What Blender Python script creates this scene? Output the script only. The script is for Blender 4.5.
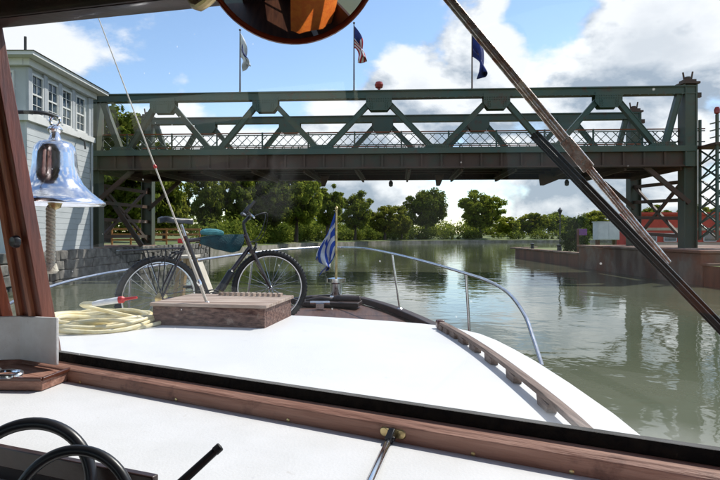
import bpy, bmesh, math, random
import numpy as np
from mathutils import Vector, Matrix, Quaternion

R = math.radians
for o in list(bpy.data.objects):
    bpy.data.objects.remove(o)
scene = bpy.context.scene
COL = scene.collection
random.seed(7)

# ------------------------------------------------------------------ camera
EYE = 2.5            # eye height above the water
F = 560.0            # focal length in photo pixels (photo 720 x 480)
HORIZ = 235.0
cam_d = bpy.data.cameras.new('camera')
cam_d.sensor_fit = 'HORIZONTAL'
cam_d.sensor_width = 36.0
cam_d.lens = 36.0 * F / 720.0
cam_d.shift_y = -(240.0 - HORIZ) / 720.0
cam_d.clip_start = 0.02
cam_d.clip_end = 9000
cam = bpy.data.objects.new('camera', cam_d)
cam.location = (0, 0, EYE)
cam.rotation_euler = (R(90), 0, 0)
COL.objects.link(cam)
scene.camera = cam

# ------------------------------------------------------------------ world and sun
SUN_AZ, SUN_EL = R(52), R(52)
SUNV = Vector((math.sin(SUN_AZ) * math.cos(SUN_EL), math.cos(SUN_AZ) * math.cos(SUN_EL), math.sin(SUN_EL)))
world = bpy.data.worlds.new('World')
scene.world = world
world.use_nodes = True


def pdir(px, py):
    return Vector(((px - 360) / F, 1, (HORIZ - py) / F)).normalized()


def build_world():
    nt = world.node_tree
    nt.nodes.clear()
    N, L = nt.nodes.new, nt.links.new
    out = N('ShaderNodeOutputWorld')
    sky = N('ShaderNodeTexSky')
    sky.sky_type = 'NISHITA'
    sky.sun_disc = False
    sky.sun_elevation = SUN_EL
    sky.sun_rotation = SUN_AZ
    sky.altitude = 100
    sky.air_density = 1.0
    sky.dust_density = 0.15
    sky.ozone_density = 1.6
    bg = N('ShaderNodeBackground')
    bg.inputs['Strength'].default_value = 0.14
    L(sky.outputs[0], bg.inputs['Color'])
    tc = N('ShaderNodeTexCoord')

    def math_(op, a, b=None, clamp=False):
        n = N('ShaderNodeMath')
        n.operation = op
        n.use_clamp = clamp
        for i, v in enumerate((a, b)):
            if v is None:
                continue
            if isinstance(v, (int, float)):
                n.inputs[i].default_value = v
            else:
                L(v, n.inputs[i])
        return n.outputs[0]

    def dens(offset):
        # cumulus field on the direction sphere; offset slides the sample towards the sun
        add = N('ShaderNodeVectorMath')
        add.operation = 'ADD'
        L(tc.outputs['Generated'], add.inputs[0])
        add.inputs[1].default_value = offset
        mp = N('ShaderNodeMapping')
        mp.inputs['Scale'].default_value = (1.0, 1.0, 1.7)
        mp.inputs['Location'].default_value = (3.1, 0.55, 0.2)
        L(add.outputs[0], mp.inputs[0])
        n1 = N('ShaderNodeTexNoise')
        n1.inputs['Scale'].default_value = 4.2
        n1.inputs['Detail'].default_value = 9
        n1.inputs['Roughness'].default_value = 0.56
        n1.inputs['Distortion'].default_value = 0.15
        L(mp.outputs[0], n1.inputs['Vector'])
        d = math_('ADD', n1.outputs['Fac'], 0.02)
        # big banks of cloud and openings where the photograph has them
        for (px, py, rad, amt) in ((445, 70, .19, .24), (395, 80, .10, .10), (525, 80, .10, .12), (500, 110, .16, .16), (400, 110, .12, .16), (600, 80, .15, .17), (690, 40, .20, .26), (640, 20, .14, .12),
                                   (690, 165, .16, .20), (560, 180, .18, .17), (420, 195, .2, .14), (350, 165, .15, .15), (290, 140, .12, .13), (235, 160, .12, .12), (620, 140, .12, .12), (150, 150, .1, .12),
                                   (95, 35, .16, .10), (190, 115, .13, .18), (20, 60, .12, .12), (30, 20, .12, .08),
                                   (330, 40, .22, -.22), (250, 85, .13, -.12), (545, 30, .10, -.20), (150, 80, .06, -.08),
                                   (225, 40, .13, -.12), (430, 8, .12, -.14), (705, 105, .07, -.16)):
            dt = N('ShaderNodeVectorMath')
            dt.operation = 'DISTANCE'
            L(add.outputs[0], dt.inputs[0])
            dt.inputs[1].default_value = pdir(px, py)
            m = N('ShaderNodeMapRange')
            m.interpolation_type = 'SMOOTHSTEP'
            m.inputs['From Min'].default_value = 0.0
            m.inputs['From Max'].default_value = rad
            m.inputs['To Min'].default_value = amt
            m.inputs['To Max'].default_value = 0.0
            L(dt.outputs['Value'], m.inputs['Value'])
            d = math_('ADD', d, m.outputs[0])
        return d

    d0 = dens((0, 0, 0))
    d1 = dens((0.028, 0.0, 0.040))
    mask = N('ShaderNodeMapRange')
    mask.interpolation_type = 'SMOOTHSTEP'
    mask.inputs['From Min'].default_value = 0.515
    mask.inputs['From Max'].default_value = 0.615
    L(d0, mask.inputs['Value'])
    shade = math_('SUBTRACT', d0, d1)
    sh = N('ShaderNodeMapRange')
    sh.inputs['From Min'].default_value = -0.09
    sh.inputs['From Max'].default_value = 0.08
    L(shade, sh.inputs['Value'])
    thick = N('ShaderNodeMapRange')
    thick.inputs['From Min'].default_value = 0.62
    thick.inputs['From Max'].default_value = 0.98
    thick.inputs['To Min'].default_value = 1.0
    thick.inputs['To Max'].default_value = 0.45
    L(d0, thick.inputs['Value'])
    lit = math_('MULTIPLY', sh.outputs[0], thick.outputs[0], True)
    ramp = N('ShaderNodeValToRGB')
    ramp.color_ramp.elements[0].position = 0.1
    ramp.color_ramp.elements[0].color = (0.36, 0.43, 0.52, 1)
    ramp.color_ramp.elements[1].position = 0.75
    ramp.color_ramp.elements[1].color = (0.92, 0.94, 0.97, 1)
    L(lit, ramp.inputs[0])
    bgc = N('ShaderNodeBackground')
    bgc.inputs['Strength'].default_value = 0.82
    L(ramp.outputs[0], bgc.inputs['Color'])
    # thin veil so that the blue is not too deep
    mix = N('ShaderNodeMixShader')
    fac = math_('MULTIPLY', mask.outputs[0], 0.96)
    L(fac, mix.inputs[0])
    L(bg.outputs[0], mix.inputs[1])
    L(bgc.outputs[0], mix.inputs[2])
    L(mix.outputs[0], out.inputs['Surface'])


build_world()
sun_d = bpy.data.lights.new('sun', 'SUN')
sun_d.energy = 3.6
sun_d.angle = R(0.55)
sun_d.color = (1.0, 0.955, 0.88)
sun = bpy.data.objects.new('sun', sun_d)
sun.rotation_euler = (-SUNV).to_track_quat('-Z', 'Y').to_euler()
sun.location = (20, 20, 40)
COL.objects.link(sun)

scene.view_settings.view_transform = 'Standard'
scene.view_settings.look = 'None'
scene.view_settings.exposure = 0.5
scene.view_settings.gamma = 1.0
scene.render.engine = 'CYCLES'
scene.cycles.use_denoising = True
scene.cycles.max_bounces = 10
scene.cycles.transparent_max_bounces = 16
scene.cycles.caustics_reflective = False
scene.cycles.caustics_refractive = False
scene.cycles.sample_clamp_indirect = 6.0


# ------------------------------------------------------------------ materials
def mat(name, c1, c2=None, scale=4.0, rough=0.6, metal=0.0, bump=0.0, bscale=None, lo=0.4, hi=0.6, stretch=(1, 1, 1),
        coat=0.0, detail=5, spec=0.5, c3=None, scale3=1.0, lo3=.55, hi3=.65, rough2=None, rand=0.0, rot=None):
    m = bpy.data.materials.new(name)
    m.use_nodes = True
    nt = m.node_tree
    N, L = nt.nodes.new, nt.links.new
    b = nt.nodes['Principled BSDF']
    b.inputs['Roughness'].default_value = rough
    b.inputs['Metallic'].default_value = metal
    b.inputs['Specular IOR Level'].default_value = spec
    if coat:
        b.inputs['Coat Weight'].default_value = coat
        b.inputs['Coat Roughness'].default_value = 0.12
    b.inputs['Base Color'].default_value = (*c1, 1)
    tc = N('ShaderNodeTexCoord')
    mp = N('ShaderNodeMapping')
    mp.inputs['Scale'].default_value = stretch
    if rot is not None:      # grain running along a direction turned by rot about z
        mp.vector_type = 'TEXTURE'
        mp.inputs['Scale'].default_value = tuple(1 / q for q in stretch)
        mp.inputs['Rotation'].default_value = (0, 0, rot)
    L(tc.outputs['Object'], mp.inputs[0])
    col = None
    if c2 is not None:
        n = N('ShaderNodeTexNoise')
        n.inputs['Scale'].default_value = scale
        n.inputs['Detail'].default_value = detail
        n.inputs['Roughness'].default_value = 0.6
        L(mp.outputs[0], n.inputs['Vector'])
        r = N('ShaderNodeMapRange')
        r.inputs['From Min'].default_value = lo
        r.inputs['From Max'].default_value = hi
        L(n.outputs['Fac'], r.inputs['Value'])
        mx = N('ShaderNodeMix')
        mx.data_type = 'RGBA'
        mx.inputs['A'].default_value = (*c1, 1)
        mx.inputs['B'].default_value = (*c2, 1)
        L(r.outputs[0], mx.inputs['Factor'])
        col = mx.outputs['Result']
        if rough2 is not None:
            rr = N('ShaderNodeMapRange')
            rr.inputs['To Min'].default_value = rough
            rr.inputs['To Max'].default_value = rough2
            L(r.outputs[0], rr.inputs['Value'])
            L(rr.outputs[0], b.inputs['Roughness'])
        if c3 is not None:
            n3 = N('ShaderNodeTexNoise')
            n3.inputs['Scale'].default_value = scale3
            n3.inputs['Detail'].default_value = 8
            n3.inputs['Roughness'].default_value = 0.65
            L(tc.outputs['Object'], n3.inputs['Vector'])
            r3 = N('ShaderNodeMapRange')
            r3.inputs['From Min'].default_value = lo3
            r3.inputs['From Max'].default_value = hi3
            L(n3.outputs['Fac'], r3.inputs['Value'])
            mx3 = N('ShaderNodeMix')
            mx3.data_type = 'RGBA'
            mx3.inputs['B'].default_value = (*c3, 1)
            L(col, mx3.inputs['A'])
            L(r3.outputs[0], mx3.inputs['Factor'])
            col = mx3.outputs['Result']
        if rand:
            oi = N('ShaderNodeObjectInfo')
            rr = N('ShaderNodeMapRange')
            rr.inputs['To Min'].default_value = 1 - rand
            rr.inputs['To Max'].default_value = 1 + rand
            L(oi.outputs['Random'], rr.inputs['Value'])
            hs = N('ShaderNodeHueSaturation')
            L(rr.outputs[0], hs.inputs['Value'])
            L(col, hs.inputs['Color'])
            col = hs.outputs[0]
        L(col, b.inputs['Base Color'])
    if bump:
        nb = N('ShaderNodeTexNoise')
        nb.inputs['Scale'].default_value = bscale or scale * 4
        nb.inputs['Detail'].default_value = 6
        L(mp.outputs[0], nb.inputs['Vector'])
        bp = N('ShaderNodeBump')
        bp.inputs['Strength'].default_value = bump
        bp.inputs['Distance'].default_value = 0.02
        L(nb.outputs['Fac'], bp.inputs['Height'])
        L(bp.outputs[0], b.inputs['Normal'])
    return m


M = {}
M['gelcoat'] = mat('gelcoat', (0.72, 0.72, 0.715), (0.68, 0.68, 0.675), 1.2, 0.38, bump=0.12, bscale=220, c3=(0.50, 0.50, 0.47), scale3=11, lo3=.63, hi3=.82)
M['dash_paint'] = mat('dash_paint', (0.74, 0.74, 0.75), (0.68, 0.68, 0.68), 3.0, 0.45, bump=0.08, bscale=140, c3=(0.50, 0.47, 0.43), scale3=14.0, lo3=.64, hi3=.76)
M['pale_panel'] = mat('pale_panel', (0.74, 0.74, 0.74), (0.60, 0.58, 0.56), 9, 0.5, bump=0.15, bscale=40, lo=.35, hi=.7, c3=(0.22, 0.15, 0.11), scale3=16, lo3=.60, hi3=.74)
M['mahogany'] = mat('mahogany', (0.115, 0.035, 0.018), (0.055, 0.017, 0.010), 9, 0.32, bump=0.12, bscale=40, stretch=(1, 1, .12), coat=0.4, lo=.3, hi=.7)
M['mahogany_side'] = mat('mahogany_side', (0.42, 0.235, 0.175), (0.22, 0.095, 0.062), 22, 0.6, bump=0.35, bscale=60, stretch=(.12, 1.6, 1.6), lo=.3, hi=.68, c3=(0.11, 0.045, 0.032), scale3=9, lo3=.58, hi3=.74, rot=R(-27.3))
M['mahogany_dark'] = mat('mahogany_dark', (0.032, 0.011, 0.007), (0.016, 0.007, 0.005), 12, 0.5, bump=0.1, stretch=(.2, 1, 1), coat=0.2)
M['stile_wood'] = mat('stile_wood', (0.21, 0.055, 0.028), (0.07, 0.02, 0.012), 16, 0.4, bump=0.15, bscale=50, stretch=(2, 2, .15), coat=0.25, lo=.3, hi=.7)
M['stile_light'] = mat('stile_light', (0.42, 0.17, 0.09), (0.25, 0.085, 0.045), 16, 0.45, bump=0.15, bscale=50, stretch=(2, 2, .15), coat=0.2, lo=.3, hi=.7)
M['weathered_wood'] = mat('weathered_wood', (0.22, 0.12, 0.09), (0.06, 0.022, 0.017), 45, 0.8, bump=0.6, bscale=90, stretch=(.35, 1, 1.2), lo=.38, hi=.6, rot=R(-10), c3=(0.33, 0.25, 0.20), scale3=14, lo3=.6, hi3=.75)
M['plank_grey'] = mat('plank_grey', (0.42, 0.33, 0.27), (0.24, 0.165, 0.125), 12, 0.75, bump=0.3, bscale=60, stretch=(.15, 1, 1), rand=.12)
M['grab_wood'] = mat('grab_wood', (0.26, 0.19, 0.155), (0.11, 0.07, 0.052), 40, 0.75, bump=0.4, bscale=90, stretch=(1.5, .08, 1.5), lo=.3, hi=.65, rot=R(6))
M['rubber'] = mat('rubber', (0.010, 0.010, 0.011), (0.018, 0.017, 0.017), 30, 0.55, bump=0.1)
M['gasket'] = mat('gasket', (0.005, 0.004, 0.004), (0.012, 0.009, 0.007), 30, 0.85, bump=0.4, bscale=60, spec=.15, c3=(0.10, 0.07, 0.045), scale3=22, lo3=.66, hi3=.8)
M['black_plastic'] = mat('black_plastic', (0.012, 0.013, 0.016), (0.02, 0.02, 0.024), 20, 0.35)
M['chrome'] = mat('chrome', (0.82, 0.83, 0.85), (0.70, 0.70, 0.72), 18, 0.10, 1.0, rough2=0.2)
M['bell_metal'] = mat('bell_metal', (0.84, 0.86, 0.92), (0.62, 0.63, 0.68), 14, 0.10, 1.0, rough2=0.30, lo=.45, hi=.75, bump=.05, bscale=30)
M['stainless'] = mat('stainless', (0.62, 0.63, 0.65), (0.5, 0.5, 0.52), 20, 0.22, 1.0)
M['wiper_steel'] = mat('wiper_steel', (0.72, 0.68, 0.64), (0.40, 0.24, 0.17), 45, 0.28, 0.95, bump=0.2, lo=.42, hi=.66, rough2=.6)
M['brass'] = mat('brass', (0.62, 0.50, 0.26), (0.42, 0.30, 0.14), 20, 0.35, 1.0)
M['rope_white'] = mat('rope_white', (0.66, 0.62, 0.52), (0.50, 0.46, 0.38), 60, 0.9, bump=0.5, bscale=200)
M['hose_yellow'] = mat('hose_yellow', (0.68, 0.57, 0.30), (0.76, 0.70, 0.48), 10, 0.45)
M['white_plastic'] = mat('white_plastic', (0.78, 0.78, 0.78), (0.7, 0.7, 0.7), 20, 0.4)
M['red_plastic'] = mat('red_plastic', (0.55, 0.03, 0.03), (0.42, 0.02, 0.02), 20, 0.4)
M['teal_fabric'] = mat('teal_fabric', (0.009, 0.062, 0.075), (0.006, 0.036, 0.048), 15, 0.85, bump=0.4, bscale=80)
M['aqua_fabric'] = mat('aqua_fabric', (0.06, 0.26, 0.29), (0.03, 0.16, 0.19), 15, 0.8, bump=0.3)
M['bike_paint'] = mat('bike_paint', (0.018, 0.014, 0.02), (0.03, 0.012, 0.016), 8, 0.3, coat=0.5)
M['tan_ply'] = mat('tan_ply', (0.50, 0.38, 0.21), (0.40, 0.29, 0.15), 6, 0.7, stretch=(1, 1, .2), bump=0.2)
M['pale_ply'] = mat('pale_ply', (0.60, 0.55, 0.45), (0.50, 0.45, 0.36), 6, 0.7, bump=0.2)
M['orange_fabric'] = mat('orange_fabric', (0.85, 0.22, 0.025), (0.75, 0.16, 0.02), 12, 0.7, bump=0.3)
M['varnish_red'] = mat('varnish_red', (0.32, 0.06, 0.02), (0.18, 0.03, 0.012), 8, 0.2, coat=0.7)
M['cabin_panel'] = mat('cabin_panel', (0.07, 0.032, 0.018), (0.04, 0.018, 0.011), 6, 0.5, stretch=(1, 1, .2))
M['hull_white'] = mat('hull_white', (0.72, 0.72, 0.71), (0.62, 0.62, 0.6), 1.5, 0.3)
M['deck_teak'] = mat('deck_teak', (0.085, 0.035, 0.02), (0.045, 0.018, 0.012), 10, 0.5, bump=0.2, stretch=(1, .1, 1))
M['bridge_green'] = mat('bridge_green', (0.048, 0.090, 0.070), (0.080, 0.092, 0.060), 0.35, 0.55, bump=0.15, bscale=3, lo=.42, hi=.62, c3=(0.11, 0.05, 0.03), scale3=1.3, lo3=.56, hi3=.72)
M['bridge_olive'] = mat('bridge_olive', (0.075, 0.078, 0.045), (0.05, 0.07, 0.05), 0.4, 0.55, bump=0.15, bscale=3, c3=(0.10, 0.045, 0.028), scale3=0.9, lo3=.58, hi3=.72)
M['bridge_rust'] = mat('bridge_rust', (0.085, 0.045, 0.030), (0.055, 0.058, 0.040), 0.7, 0.7, bump=0.25, bscale=4, lo=.45, hi=.7, c3=(0.15, 0.065, 0.035), scale3=1.6, lo3=.60, hi3=.78)
M['rail_orange'] = mat('rail_orange', (0.30, 0.085, 0.03), (0.20, 0.06, 0.025), 2, 0.6)
M['red_lamp'] = mat('red_lamp', (0.35, 0.03, 0.02), (0.25, 0.02, 0.02), 5, 0.25)
M['house_wall'] = mat('house_wall', (0.52, 0.545, 0.555), (0.45, 0.475, 0.485), 0.9, 0.75, bump=0.1, bscale=6)
M['house_trim'] = mat('house_trim', (0.70, 0.70, 0.68), (0.62, 0.62, 0.60), 1.2, 0.6)
M['house_pilaster'] = mat('house_pilaster', (0.42, 0.44, 0.46), (0.37, 0.39, 0.41), 1.5, 0.65)
M['roof_dark'] = mat('roof_dark', (0.035, 0.035, 0.037), (0.05, 0.05, 0.05), 2, 0.8)
M['dark_glass'] = mat('dark_glass', (0.05, 0.085, 0.13), (0.03, 0.045, 0.06), 1, 0.04, spec=1.0)
M['concrete'] = mat('concrete', (0.24, 0.175, 0.135), (0.13, 0.08, 0.058), 0.6, 0.9, bump=0.4, bscale=5, stretch=(1, 1, .5), c3=(0.20, 0.085, 0.05), scale3=0.35, lo3=.5, hi3=.62)
M['sheet_rust'] = mat('sheet_rust', (0.20, 0.085, 0.05), (0.12, 0.06, 0.04), 0.8, 0.85, bump=0.4, bscale=5, stretch=(1, 1, .3))
M['stone'] = mat('stone', (0.19, 0.175, 0.155), (0.09, 0.085, 0.075), 2.2, 0.9, bump=0.6, bscale=8, rand=.28)
M['grass'] = mat('grass', (0.075, 0.115, 0.022), (0.13, 0.15, 0.045), 0.25, 0.95, bump=0.6, bscale=4, c3=(0.20, 0.17, 0.09), scale3=0.12, lo3=.55, hi3=.66)
M['bank_stone'] = mat('bank_stone', (0.30, 0.27, 0.23), (0.16, 0.15, 0.10), 0.5, 0.95, bump=0.6, bscale=3)
M['bark'] = mat('bark', (0.075, 0.055, 0.04), (0.04, 0.03, 0.022), 5, 0.95, bump=0.6, stretch=(1, 1, .3))
M['red_brick'] = mat('red_brick', (0.55, 0.07, 0.045), (0.45, 0.055, 0.035), 1.0, 0.85)
M['beige_band'] = mat('beige_band', (0.50, 0.40, 0.30), (0.42, 0.33, 0.25), 1.0, 0.8)
M['box_grey'] = mat('box_grey', (0.74, 0.79, 0.83), (0.66, 0.71, 0.75), 2, 0.6)
M['fence_orange'] = mat('fence_orange', (0.42, 0.18, 0.05), (0.34, 0.14, 0.04), 3, 0.7)
M['flag_blue'] = mat('flag_blue', (0.018, 0.035, 0.20), (0.012, 0.024, 0.14), 4, 0.85)
M['flag_white'] = mat('flag_white', (0.72, 0.72, 0.72), (0.6, 0.6, 0.62), 4, 0.85)
M['flag_red'] = mat('flag_red', (0.48, 0.02, 0.035), (0.38, 0.015, 0.025), 4, 0.85)
M['flag_bright_blue'] = mat('flag_bright_blue', (0.02, 0.08, 0.45), (0.015, 0.06, 0.36), 8, 0.8)
M['flag_gold'] = mat('flag_gold', (0.5, 0.32, 0.07), (0.4, 0.25, 0.05), 8, 0.8)
M['pole_white'] = mat('pole_white', (0.6, 0.6, 0.6), (0.5, 0.5, 0.5), 5, 0.4)
M['purple'] = mat('purple', (0.20, 0.08, 0.30), (0.3, 0.12, 0.3), 6, 0.8)
M['antenna'] = mat('antenna', (0.62, 0.56, 0.47), (0.5, 0.44, 0.36), 20, 0.4)


def leaf_mat(name, c1, c2, trans=0.35, scale=0.5):
    m = bpy.data.materials.new(name)
    m.use_nodes = True
    nt = m.node_tree
    nt.nodes.clear()
    N, L = nt.nodes.new, nt.links.new
    out = N('ShaderNodeOutputMaterial')
    tc = N('ShaderNodeTexCoord')
    n = N('ShaderNodeTexNoise')
    n.inputs['Scale'].default_value = scale
    n.inputs['Detail'].default_value = 4
    L(tc.outputs['Object'], n.inputs['Vector'])
    r = N('ShaderNodeMapRange')
    r.inputs['From Min'].default_value = .35
    r.inputs['From Max'].default_value = .65
    L(n.outputs['Fac'], r.inputs['Value'])
    mx = N('ShaderNodeMix')
    mx.data_type = 'RGBA'
    mx.inputs['A'].default_value = (*c1, 1)
    mx.inputs['B'].default_value = (*c2, 1)
    L(r.outputs[0], mx.inputs['Factor'])
    oi = N('ShaderNodeObjectInfo')
    rr = N('ShaderNodeMapRange')
    rr.inputs['To Min'].default_value = .75
    rr.inputs['To Max'].default_value = 1.25
    L(oi.outputs['Random'], rr.inputs['Value'])
    hs = N('ShaderNodeHueSaturation')
    L(rr.outputs[0], hs.inputs['Value'])
    L(mx.outputs['Result'], hs.inputs['Color'])
    d = N('ShaderNodeBsdfDiffuse')
    t = N('ShaderNodeBsdfTranslucent')
    L(hs.outputs[0], d.inputs['Color'])
    hs2 = N('ShaderNodeHueSaturation')
    hs2.inputs['Hue'].default_value = 0.48
    hs2.inputs['Value'].default_value = 1.6
    L(hs.outputs[0], hs2.inputs['Color'])
    L(hs2.outputs[0], t.inputs['Color'])
    ms = N('ShaderNodeMixShader')
    ms.inputs[0].default_value = trans
    L(d.outputs[0], ms.inputs[1])
    L(t.outputs[0], ms.inputs[2])
    L(ms.outputs[0], out.inputs['Surface'])
    return m


M['leaf_a'] = leaf_mat('leaf_a', (0.085, 0.125, 0.018), (0.155, 0.185, 0.025), .55)
M['leaf_b'] = leaf_mat('leaf_b', (0.055, 0.088, 0.015), (0.105, 0.13, 0.02), .5)
M['leaf_c'] = leaf_mat('leaf_c', (0.13, 0.165, 0.02), (0.19, 0.205, 0.03), .55)
M['leaf_ivy'] = leaf_mat('leaf_ivy', (0.05, 0.085, 0.018), (0.09, 0.13, 0.03), scale=2)


REFLECTION_SPOT = (0.58, -0.35, 0.54)  # centre of the pale reflection painted into the glass


def glass_material():
    m = bpy.data.materials.new('windshield_glass')
    m.use_nodes = True
    nt = m.node_tree
    nt.nodes.clear()
    N, L = nt.nodes.new, nt.links.new
    out = N('ShaderNodeOutputMaterial')
    lw = N('ShaderNodeLayerWeight')
    lw.inputs['Blend'].default_value = 0.5
    pw = N('ShaderNodeMath'); pw.operation = 'POWER'; pw.inputs[1].default_value = 5
    L(lw.outputs['Facing'], pw.inputs[0])
    ma = N('ShaderNodeMath'); ma.operation = 'MULTIPLY_ADD'; ma.inputs[1].default_value = 0.8; ma.inputs[2].default_value = 0.03
    L(pw.outputs[0], ma.inputs[0])
    tr = N('ShaderNodeBsdfTransparent'); tr.inputs['Color'].default_value = (0.955, 0.965, 0.96, 1)
    gl = N('ShaderNodeBsdfGlossy'); gl.inputs['Roughness'].default_value = 0.02
    mx = N('ShaderNodeMixShader')
    L(ma.outputs[0], mx.inputs[0]); L(tr.outputs[0], mx.inputs[1]); L(gl.outputs[0], mx.inputs[2])
    # dried splashes and specks
    tc = N('ShaderNodeTexCoord')
    v = N('ShaderNodeTexVoronoi'); v.inputs['Scale'].default_value = 34
    L(tc.outputs['Object'], v.inputs['Vector'])
    sp = N('ShaderNodeMapRange'); sp.inputs['From Min'].default_value = 0.05; sp.inputs['From Max'].default_value = 0.11
    sp.inputs['To Min'].default_value = 1; sp.inputs['To Max'].default_value = 0
    L(v.outputs['Distance'], sp.inputs['Value'])
    pick = N('ShaderNodeMath'); pick.operation = 'GREATER_THAN'; pick.inputs[1].default_value = 0.90
    sepc = N('ShaderNodeSeparateColor'); L(v.outputs['Color'], sepc.inputs[0]); L(sepc.outputs[0], pick.inputs[0])
    spk = N('ShaderNodeMath'); spk.operation = 'MULTIPLY'; L(sp.outputs[0], spk.inputs[0]); L(pick.outputs[0], spk.inputs[1])
    spk2 = N('ShaderNodeMath'); spk2.operation = 'MULTIPLY'; spk2.inputs[1].default_value = 0.30; L(spk.outputs[0], spk2.inputs[0])
    nz = N('ShaderNodeTexNoise'); nz.inputs['Scale'].default_value = 2.2; nz.inputs['Detail'].default_value = 6; nz.inputs['Distortion'].default_value = 0.6
    L(tc.outputs['Object'], nz.inputs['Vector'])
    hz = N('ShaderNodeMapRange'); hz.inputs['From Min'].default_value = .48; hz.inputs['From Max'].default_value = .75
    hz.inputs['To Max'].default_value = 0.014
    L(nz.outputs['Fac'], hz.inputs['Value'])
    # grime gathered along the bottom edge and in the corner by the stile (Object z = 0 at the sill)
    sx = N('ShaderNodeSeparateXYZ'); L(tc.outputs['Object'], sx.inputs[0])
    nz2 = N('ShaderNodeTexNoise'); nz2.inputs['Scale'].default_value = 6; nz2.inputs['Detail'].default_value = 7
    L(tc.outputs['Object'], nz2.inputs['Vector'])
    zz = N('ShaderNodeMath'); zz.operation = 'MULTIPLY_ADD'; zz.inputs[1].default_value = 0.09; L(nz2.outputs['Fac'], zz.inputs[0]); zz.inputs[2].default_value = -0.02
    zd = N('ShaderNodeMath'); zd.operation = 'SUBTRACT'; L(sx.outputs['Z'], zd.inputs[0]); L(zz.outputs[0], zd.inputs[1])
    gr = N('ShaderNodeMapRange'); gr.inputs['From Min'].default_value = 0.0; gr.inputs['From Max'].default_value = 0.05
    gr.inputs['To Min'].default_value = 0.16; gr.inputs['To Max'].default_value = 0.0
    L(zd.outputs[0], gr.inputs['Value'])
    a1 = N('ShaderNodeMath'); a1.operation = 'ADD'; L(spk2.outputs[0], a1.inputs[0]); L(hz.outputs[0], a1.inputs[1])
    a2 = N('ShaderNodeMath'); a2.operation = 'ADD'; a2.use_clamp = True; L(a1.outputs[0], a2.inputs[0]); L(gr.outputs[0], a2.inputs[1])
    # painted reflection: faint pale disc with curved streaks mixed into the glass
    vd = N('ShaderNodeVectorMath'); vd.operation = 'DISTANCE'; L(tc.outputs['Object'], vd.inputs[0]); vd.inputs[1].default_value = REFLECTION_SPOT
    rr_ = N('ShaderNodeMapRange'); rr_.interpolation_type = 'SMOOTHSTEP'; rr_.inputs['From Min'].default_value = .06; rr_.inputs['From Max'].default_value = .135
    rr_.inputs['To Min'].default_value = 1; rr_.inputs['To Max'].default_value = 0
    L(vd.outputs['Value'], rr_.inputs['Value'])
    v2 = N('ShaderNodeVectorMath'); v2.operation = 'DISTANCE'; L(tc.outputs['Object'], v2.inputs[0]); v2.inputs[1].default_value = (REFLECTION_SPOT[0] - .10, REFLECTION_SPOT[1], REFLECTION_SPOT[2] + .13)
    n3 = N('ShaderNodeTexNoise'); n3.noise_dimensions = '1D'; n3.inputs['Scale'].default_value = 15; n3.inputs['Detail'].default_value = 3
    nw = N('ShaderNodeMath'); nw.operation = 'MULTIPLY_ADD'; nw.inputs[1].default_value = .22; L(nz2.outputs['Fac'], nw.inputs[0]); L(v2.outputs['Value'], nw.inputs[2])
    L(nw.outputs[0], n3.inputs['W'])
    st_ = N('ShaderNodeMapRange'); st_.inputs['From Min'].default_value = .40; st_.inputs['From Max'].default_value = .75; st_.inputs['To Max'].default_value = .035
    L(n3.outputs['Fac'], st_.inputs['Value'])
    refl_ = N('ShaderNodeMath'); refl_.operation = 'MULTIPLY'; L(rr_.outputs[0], refl_.inputs[0]); L(st_.outputs[0], refl_.inputs[1])
    a3 = N('ShaderNodeMath'); a3.operation = 'ADD'; a3.use_clamp = True; L(a2.outputs[0], a3.inputs[0]); L(refl_.outputs[0], a3.inputs[1]); a2 = a3
    df = N('ShaderNodeBsdfTranslucent'); df.inputs['Color'].default_value = (0.75, 0.75, 0.73, 1)
    fin = N('ShaderNodeMixShader')
    L(a2.outputs[0], fin.inputs[0]); L(mx.outputs[0], fin.inputs[1]); L(df.outputs[0], fin.inputs[2])
    L(fin.outputs[0], out.inputs['Surface'])
    return m




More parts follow.
